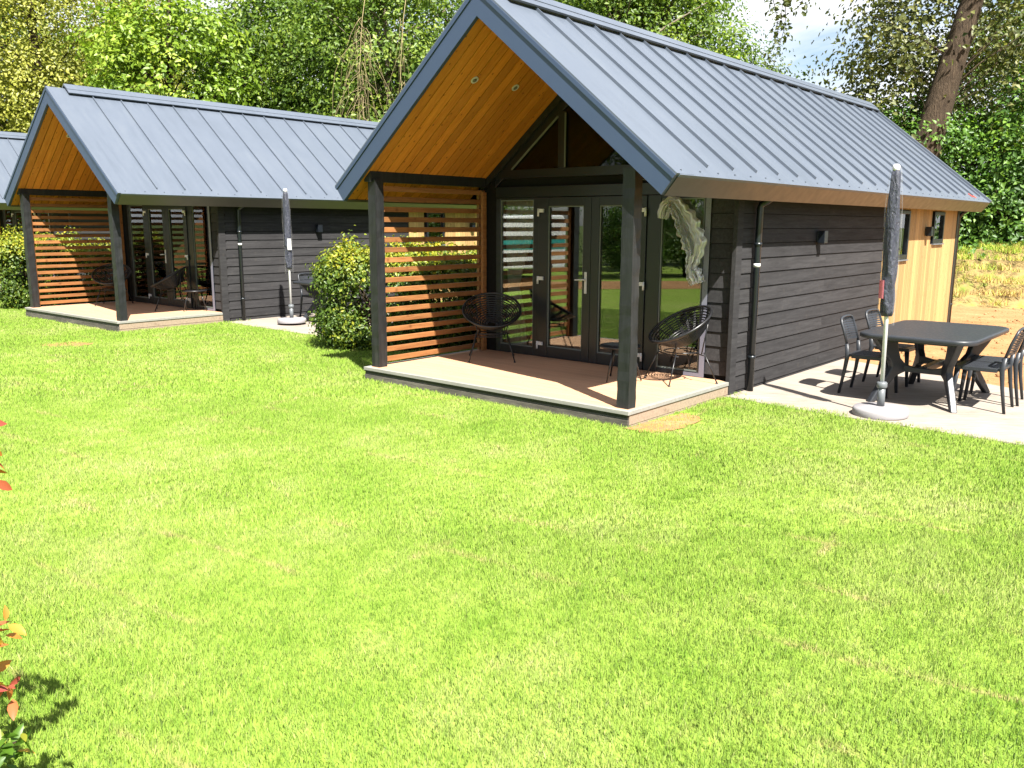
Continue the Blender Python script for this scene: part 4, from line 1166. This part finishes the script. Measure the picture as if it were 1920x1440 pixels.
tree_at(elder, pxw(2050, 23.2), 23.2, 'elder bush beyond the right picture edge', 5.3, 1.2)
tree_at(elder, pxw(1545, 27.5), 27.5, 'small bush top poking over the ridge in the open sky', 1.2, 1.03)
tree_at(elder, pxw(1620, 25), 25, 'bushy elder behind the far end of the ridge', 3.3, 1.05)
for i, (px, Y, o, s) in enumerate(((-330, 27, syc, 1.), (60, 38, syc, 1.2), (300, 39, syc, 1.15), (640, 38, syc, 1.25), (860, 36, syc, 1.15), (980, 39, syc2, 1.25), (1180, 38, syc, 1.1), (1880, 32, syc, 1.0), (1990, 28, syc2, 1.))):
    tree_at(o, pxw(px, Y), Y, ['tree beyond the left picture edge', 'far tree behind the olive willow', 'far tree behind the bright maple', 'far tree in the dark gap left of the hanging twigs', 'far tree behind the nearest gable', 'far pale tree behind the nearest gable peak', 'far tree between the two pale trunks', 'far tree behind the leaning poplar', 'tree beyond the right picture edge'][i], i*1.3, s)
# surroundings mirrored in the porch glass: trees along the far side of the lawn
for i, (x, y, o, s) in enumerate(((-25, 9, syc, .9), (-23, 2, maple, .8), (-26, -4, syc, .9), (-19, -9, syc2, .9), (-12, -15, syc, .9), (-30, 15, willow, .8))):
    tree_at(o, x, y, 'tree on the far side of the lawn, mirrored in the porch glass', i*1.1, s)

for i, (x, y, k) in enumerate(((-18.2, 4.6, .72), (-18.6, 2.2, .8), (-18.4, -.3, .8), (-19.0, -2.8, .85), (-18.6, -5.6, .85))):
    tree_at(elder, x, y, 'bush along the far side of the lawn, mirrored in the porch glass', i*1.7, k)
# hanging dry twigs in front of the ash
def twigs(px, Y, ztop, n, seed, label):
    r = random.Random(seed); g = MB(); x0 = pxw(px, Y)
    main = [Vector((x0+.35, Y+.6, ztop+2.6)), Vector((x0+.16, Y+.2, ztop+1.6)), Vector((x0, Y, ztop+.4)), Vector((x0-.1, Y-.05, ztop-.9)), Vector((x0-.02, Y, ztop-2.2)), Vector((x0+.06, Y, ztop-3.4))]
    g.tube(main, [.013, .012, .010, .008, .006, .003], 5)
    for k in range(n):
        a = r.random()**1.3; p = Vector((x0-.05+r.uniform(-.06, .06), Y, ztop+.5-2.6*a)); q = [p]; d = Vector((r.uniform(-.75, .65), r.uniform(-.4, .4), r.uniform(-.1, .25))); L = r.uniform(.7, 2.0)
        for j in range(6):
            d = d*.74+Vector((r.uniform(-.12, .12), r.uniform(-.1, .1), -.28)); q.append(q[-1]+d*(L/3.2))
        g.tube(q, [.0050, .0048, .0044, .004, .0034, .0026, .002], 4)
    o = g.build('hanging_twigs', M['twig']); return tag(o, label, 'branch', 'dry twigs hanging among the trees')
twigs(692, 23.4, 6.6, 54, 3, 'pale dry twigs hanging down in a thick bunch above the middle roof')
twigs(765, 23.2, 6.6, 14, 9, 'thin pale dry branch hanging left of the nearest gable')
# sparse leafy branch hanging into the open sky
def sky_branch():
    e = empty('hanging_branch'); Y = 21.; r = random.Random(4); g = MB(); C = []
    for (px, y0, y1) in ((1470, -60, 20), (1440, -60, 60), (1418, -50, 95), (1432, -40, 130)):
        pts = []
        for k in range(8):
            s = k/7; yy = y0+(y1-y0)*s; zz = 1.87+Y*math.tan(math.atan((720-yy)/1605.8)-R(10.64)); x = pxw(px+10*math.sin(5*s+px), Y)
            pts.append(Vector((x, Y+.1*math.sin(4*s+px), zz)))
            if k > 1:
                for _ in range(2): C.append((x+r.uniform(-.14, .14), Y+r.uniform(-.14, .14), zz+r.uniform(-.1, .1)))
        g.tube(pts, [.012-.0012*k for k in range(8)], 5)
    top = Vector((pxw(1330, 24), 24, 8.8)); g.tube([top, Vector((pxw(1400, 22), 22, 9.0)), Vector((pxw(1450, 21), 21, 8.4))], [.05, .035, .012], 6)
    g.build('twig', M['bark'], e); C = np.array(C)
    V, F, t = leaves(C, np.zeros_like(C), 5, np.array((.09, .09, .09)), .12, np.full(len(C), .25), .15, seed=5)
    np_mesh('leaves', V, F, M['leaf_poplar'], t, e); tag(e, 'sparse leafy branch hanging into the open sky above the ridge', 'branch')
sky_branch()

# ------------------------------------------------------------------ hedges: golden tops, dark green below
def hedge(name, boxes, ncl, nleaf, lsize, label, group, seed, sprigs=0):
    """boxes: (cx, cy, rx, ry, ztop) lobes in world space"""
    r = np.random.default_rng(seed); e = empty(name, (boxes[0][0], boxes[0][1], 0)); C = []; NR = []; TC = []
    wts = np.array([b[2]*b[3]*b[4] for b in boxes]); wts /= wts.sum()
    base = np.array((boxes[0][0], boxes[0][1], 0))
    for b, w in zip(boxes, wts):
        for k in range(int(ncl*w)):
            d = r.normal(0, 1, 3); d /= np.linalg.norm(d); q = .72+.28*r.random()
            sq = np.sign(d)*np.abs(d)**.5
            z = b[4]*.5+sq[2]*b[4]*.5*q
            p = np.array((b[0]+sq[0]*b[2]*q, b[1]+sq[1]*b[3]*q, max(.08, z)))
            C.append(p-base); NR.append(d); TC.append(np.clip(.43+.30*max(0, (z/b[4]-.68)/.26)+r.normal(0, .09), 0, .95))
        for k in range(int(sprigs*w)):
            x, y = b[0]+r.uniform(-.8, .8)*b[2], b[1]+r.uniform(-.8, .8)*b[3]; hh = r.uniform(.04, .17)
            for j in range(3):
                C.append(np.array((x+r.normal(0, .015), y+r.normal(0, .015), b[4]+hh*j/2))-base); NR.append(np.array((0, 0, .6))); TC.append(.70+r.normal(0, .08))
    C = np.array(C); V, F, t = leaves(C, np.array(NR), nleaf, np.array((.075, .075, .06)), lsize, np.array(TC), .09, up=.3, seed=seed+1)
    np_mesh('foliage', V, F, M['leaf_hedge'], t, e)
    g = MB()
    for b in boxes:
        for k in range(9):
            x, y = b[0]-base[0], b[1]-base[1]; a = r.uniform(0, 6.28)
            g.tube([(x+.10*math.cos(a)*3*b[2]*.3, y+.10*math.sin(a)*3*b[3]*.3, -.02), (x+.35*b[2]*math.cos(a), y+.35*b[3]*math.sin(a), b[4]*.45), (x+.7*b[2]*math.cos(a+.3), y+.7*b[3]*math.sin(a+.3), b[4]*.85)], [.018, .013, .005], 6)
    g.build('stem', M['bark'], e)
    return tag(e, label, 'hedge', group)
GH = 'golden green hedges between the cabins'
def lobes(c, a, pts): return [(*L2W(c, a, u, v)[:2], rx, ry, zt) for (u, v, rx, ry, zt) in pts]
hedge('hedge', lobes(C1, A1, [(-5.72, 1.95, .92, .54, 1.50), (-5.3, 2.7, .58, .7, 1.42), (-5.12, 3.8, .5, .8, 1.38), (-5.08, 5.0, .5, .8, 1.38), (-5.05, 6.2, .5, .8, 1.38), (-5.05, 7.4, .5, .8, 1.38)]), 8200, 19, .055,
      'yellow-green hedge beside the slat screen of the nearest cabin', GH, 51, 44)
hedge('hedge', lobes(C2, A2, [(-5.45, 1.0, .75, .7, 1.52), (-5.15, 2.1, .5, .75, 1.36), (-5.1, 3.3, .5, .8, 1.36), (-5.1, 4.6, .5, .8, 1.36)]), 4200, 19, .058,
      'yellow-green hedge left of the middle cabin at the picture edge', GH, 52, 24)

def broad_leaves(C, NR, T, n_per, sig, size, seed, aspect=.42):
    r = np.random.default_rng(seed); N = len(C)*n_per; ci = np.repeat(np.arange(len(C)), n_per)
    P = C[ci]+r.normal(0, sig, (N, 3)); nr = NR[ci]*.6+r.normal(0, .5, (N, 3)); nr[:, 2] += .5
    nr /= np.linalg.norm(nr, axis=1, keepdims=True); a = NR[ci]*.9+r.normal(0, .7, (N, 3)); a -= nr*(a*nr).sum(1, keepdims=True); a /= np.linalg.norm(a, axis=1, keepdims=True)
    b = np.cross(nr, a); L = (size*(.6+.6*r.random(N)))[:, None]; cu = r.uniform(.05, .3, (N, 1))
    def pt(t, w, up): return P+a*L*t+b*L*aspect*.5*w+nr*L*(up-cu*t*t)
    row = [pt(0, 0, 0), pt(.22, .72, .05), pt(.22, 0, 0), pt(.22, -.72, .05), pt(.50, 1., .09), pt(.5, 0, .01), pt(.5, -1., .09), pt(.78, .62, .06), pt(.78, 0, .01), pt(.78, -.62, .06), pt(1., 0, 0)]
    V = np.stack(row, 1).reshape(-1, 3); i = np.arange(N)*11
    tri = [(0, 2, 1), (0, 3, 2), (1, 2, 5), (1, 5, 4), (2, 3, 6), (2, 6, 5), (4, 5, 8), (4, 8, 7), (5, 6, 9), (5, 9, 8), (7, 8, 10), (8, 9, 10)]
    F = np.concatenate([np.stack([i+q for q in t3], 1) for t3 in tri]); t = np.clip(T[ci]+r.normal(0, .05, N), 0, 1)
    return V, F, np.tile(t, len(tri))
# red-leaved shrub at the left foreground edge
def photinia():
    r = np.random.default_rng(77); base = np.array((-2.0, 2.12, 0)); e = empty('photinia_shrub', tuple(base)); g = MB(); C = []; NR = []; TC = []
    tips = [(-1.40, 2.2, 1.235), (-1.42, 2.2, 1.17), (-1.49, 2.3, 1.30), (-1.40, 2.15, .80), (-1.44, 2.2, .72), (-1.46, 2.2, .60), (-1.47, 2.25, .55), (-1.37, 2.15, .45), (-1.42, 2.2, .38), (-1.45, 2.1, .30)]
    for k in range(190):
        a = r.uniform(0, 6.28); q = r.uniform(.1, .50); tips.append((base[0]+q*math.cos(a), base[1]+q*math.sin(a), r.uniform(.25, 1.38)))
    for i, tp in enumerate(tips):
        tp = np.array(tp)-base; b = np.array((r.normal(0, .05), r.normal(0, .05), 0)); mid = np.array((tp[0]*.45, tp[1]*.45, tp[2]*.6+.03))
        g.tube([Vector(b), Vector(mid*.5), Vector(mid), Vector(mid*.35+tp*.65), Vector(tp)], [.010, .008, .006, .004, .0025], 6)
        for s in (1., .93, .84, .74, .62, .5):
            p = mid+(tp-mid)*s if s > .4 else mid
            for _ in range(2 if s > .8 else 1):
                C.append(p); NR.append(np.array((tp[0], tp[1], .2))); z = tp[2]
                young = .55+.40*r.random() if (s > .80 and z > .45) else (.30 if r.random() < .75 else .52)
                if z > 1.0: young = .72+.25*r.random() if s > .7 else young
                TC.append(young)
    C = np.array(C); V, F, t = broad_leaves(C, np.array(NR), np.array(TC), 3, .016, .058, 78)
    np_mesh('foliage', V, F, M['leaf_photinia'], t, e, True); g.build('stem', M['bark'], e)
    tag(e, 'red and green leaved shrub poking in at the left foreground edge', 'shrub')
photinia()

# ------------------------------------------------------------------ white van parked beyond the lawn (seen mirrored in the door glass)
def van():
    e = empty('parked_van', (-17.9, 9.4, 0), R(68), 'white van with a teal stripe parked beyond the lawn, mirrored in the porch glass', 'van')
    prof = [(-2.5, .35), (2.1, .35), (2.45, .45), (2.5, .95), (1.85, 1.15), (1.25, 1.95), (1.0, 2.1), (-2.4, 2.15), (-2.5, 1.9)]
    MB().prism(prof, 'y', -.95, .95, .5).build('body', M['whitepole'], e, .06, 3)
    for s in (1, -1):
        g = MB(); y = s*.953
        g.prism([(.45, 1.25), (1.6, 1.25), (1.12, 1.85), (.45, 1.85)], 'y', y-.006, y+.006, .5); g.build('window', M['glass'], e)
        MB().box(-2.45, .3, y-.005, y+.005, 1.0, 1.45, .5).build('stripe', M['teal'], e)
    MB().prism([(1.90, 1.22), (1.92, 1.24), (1.34, 1.93), (1.32, 1.91)], 'y', -.8, .8, .5).build('windscreen', M['glass'], e)
    for x in (-1.6, 1.55):
        for s in (1, -1):
            g = MB(); i0 = 0; g.lathe([(.20, -.11), (.34, -.10), (.36, -.06), (.36, .06), (.34, .10), (.20, .11)], 28)
            g.xf(Matrix.Translation((x, s*.86, .36)) @ Matrix.Rotation(PI/2, 4, 'X')); w = g.build('wheel', M['rubber'], e)
            g = MB(); g.lathe([(.02, -.115), (.19, -.112), (.19, .112), (.02, .115)], 20); g.xf(Matrix.Translation((x, s*.86, .36)) @ Matrix.Rotation(PI/2, 4, 'X')); g.build('rim', M['steel'], w)
    for s in (1, -1):
        MB().box(2.44, 2.52, s*.7-.14, s*.7+.14, .72, .90, .5).build('headlight', M['seal'], e, .02, 2)
van()

# ------------------------------------------------------------------ light, sky, camera
to_sun = Vector((.409, -1.060, 1.53)).normalized()
el = math.asin(to_sun.z); az = math.atan2(to_sun.x, to_sun.y)
sd = bpy.data.lights.new('sun', 'SUN'); sd.energy = 4.8; sd.angle = R(.53); sd.color = (1., .955, .875)
so = bpy.data.objects.new('sun', sd); COL.objects.link(so); so.rotation_euler = to_sun.to_track_quat('Z', 'Y').to_euler(); so.location = to_sun*50
w = bpy.data.worlds.new('World'); sc.world = w; w.use_nodes = True
nt = w.node_tree; nt.nodes.clear()
def wn(t, **k):
    x = nt.nodes.new(t)
    for a, b in k.items(): setattr(x, a, b)
    return x
sky = wn('ShaderNodeTexSky', sky_type='NISHITA'); sky.sun_disc = False; sky.sun_elevation = el; sky.sun_rotation = az
sky.air_density = 1.; sky.dust_density = 1.2; sky.ozone_density = 1.
tc = wn('ShaderNodeTexCoord'); mp = wn('ShaderNodeMapping'); mp.inputs['Scale'].default_value = (1, 1, 2.6); mp.inputs['Location'].default_value = (.35, .1, .0)
nz = wn('ShaderNodeTexNoise'); nz.inputs['Scale'].default_value = 3.2; nz.inputs['Detail'].default_value = 7; nz.inputs['Roughness'].default_value = .58; nz.inputs['Distortion'].default_value = .3
cr = wn('ShaderNodeValToRGB'); cr.color_ramp.elements[0].position = .42; cr.color_ramp.elements[1].position = .60
mx = wn('ShaderNodeMix', data_type='RGBA'); mx.inputs[7].default_value = (7.0, 7.1, 7.4, 1)
bg = wn('ShaderNodeBackground'); bg.inputs['Strength'].default_value = .05; ow = wn('ShaderNodeOutputWorld')
lk = nt.links.new
lk(tc.outputs['Generated'], mp.inputs[0]); lk(mp.outputs[0], nz.inputs['Vector']); lk(nz.outputs['Fac'], cr.inputs[0])
lk(cr.outputs[0], mx.inputs[0]); lk(sky.outputs[0], mx.inputs[6]); lk(mx.outputs[2], bg.inputs[0]); lk(bg.outputs[0], ow.inputs[0])

cd = bpy.data.cameras.new('camera'); cam = bpy.data.objects.new('camera', cd); COL.objects.link(cam)
cd.sensor_width = 36; cd.lens = 1605.78/1920*36; cd.clip_start = .05; cd.clip_end = 2000
cam.location = (0, 0, 1.87)
cam.rotation_euler = (Matrix.Rotation(R(90-10.6365), 3, 'X') @ Matrix.Rotation(R(.279), 3, 'Z')).to_euler()
sc.camera = cam
sc.view_settings.view_transform = 'Standard'; sc.view_settings.look = 'None'; sc.view_settings.exposure = 1.92; sc.view_settings.gamma = 1
sc.cycles.max_bounces = 8; sc.cycles.transparent_max_bounces = 12; sc.cycles.caustics_reflective = False; sc.cycles.caustics_refractive = False
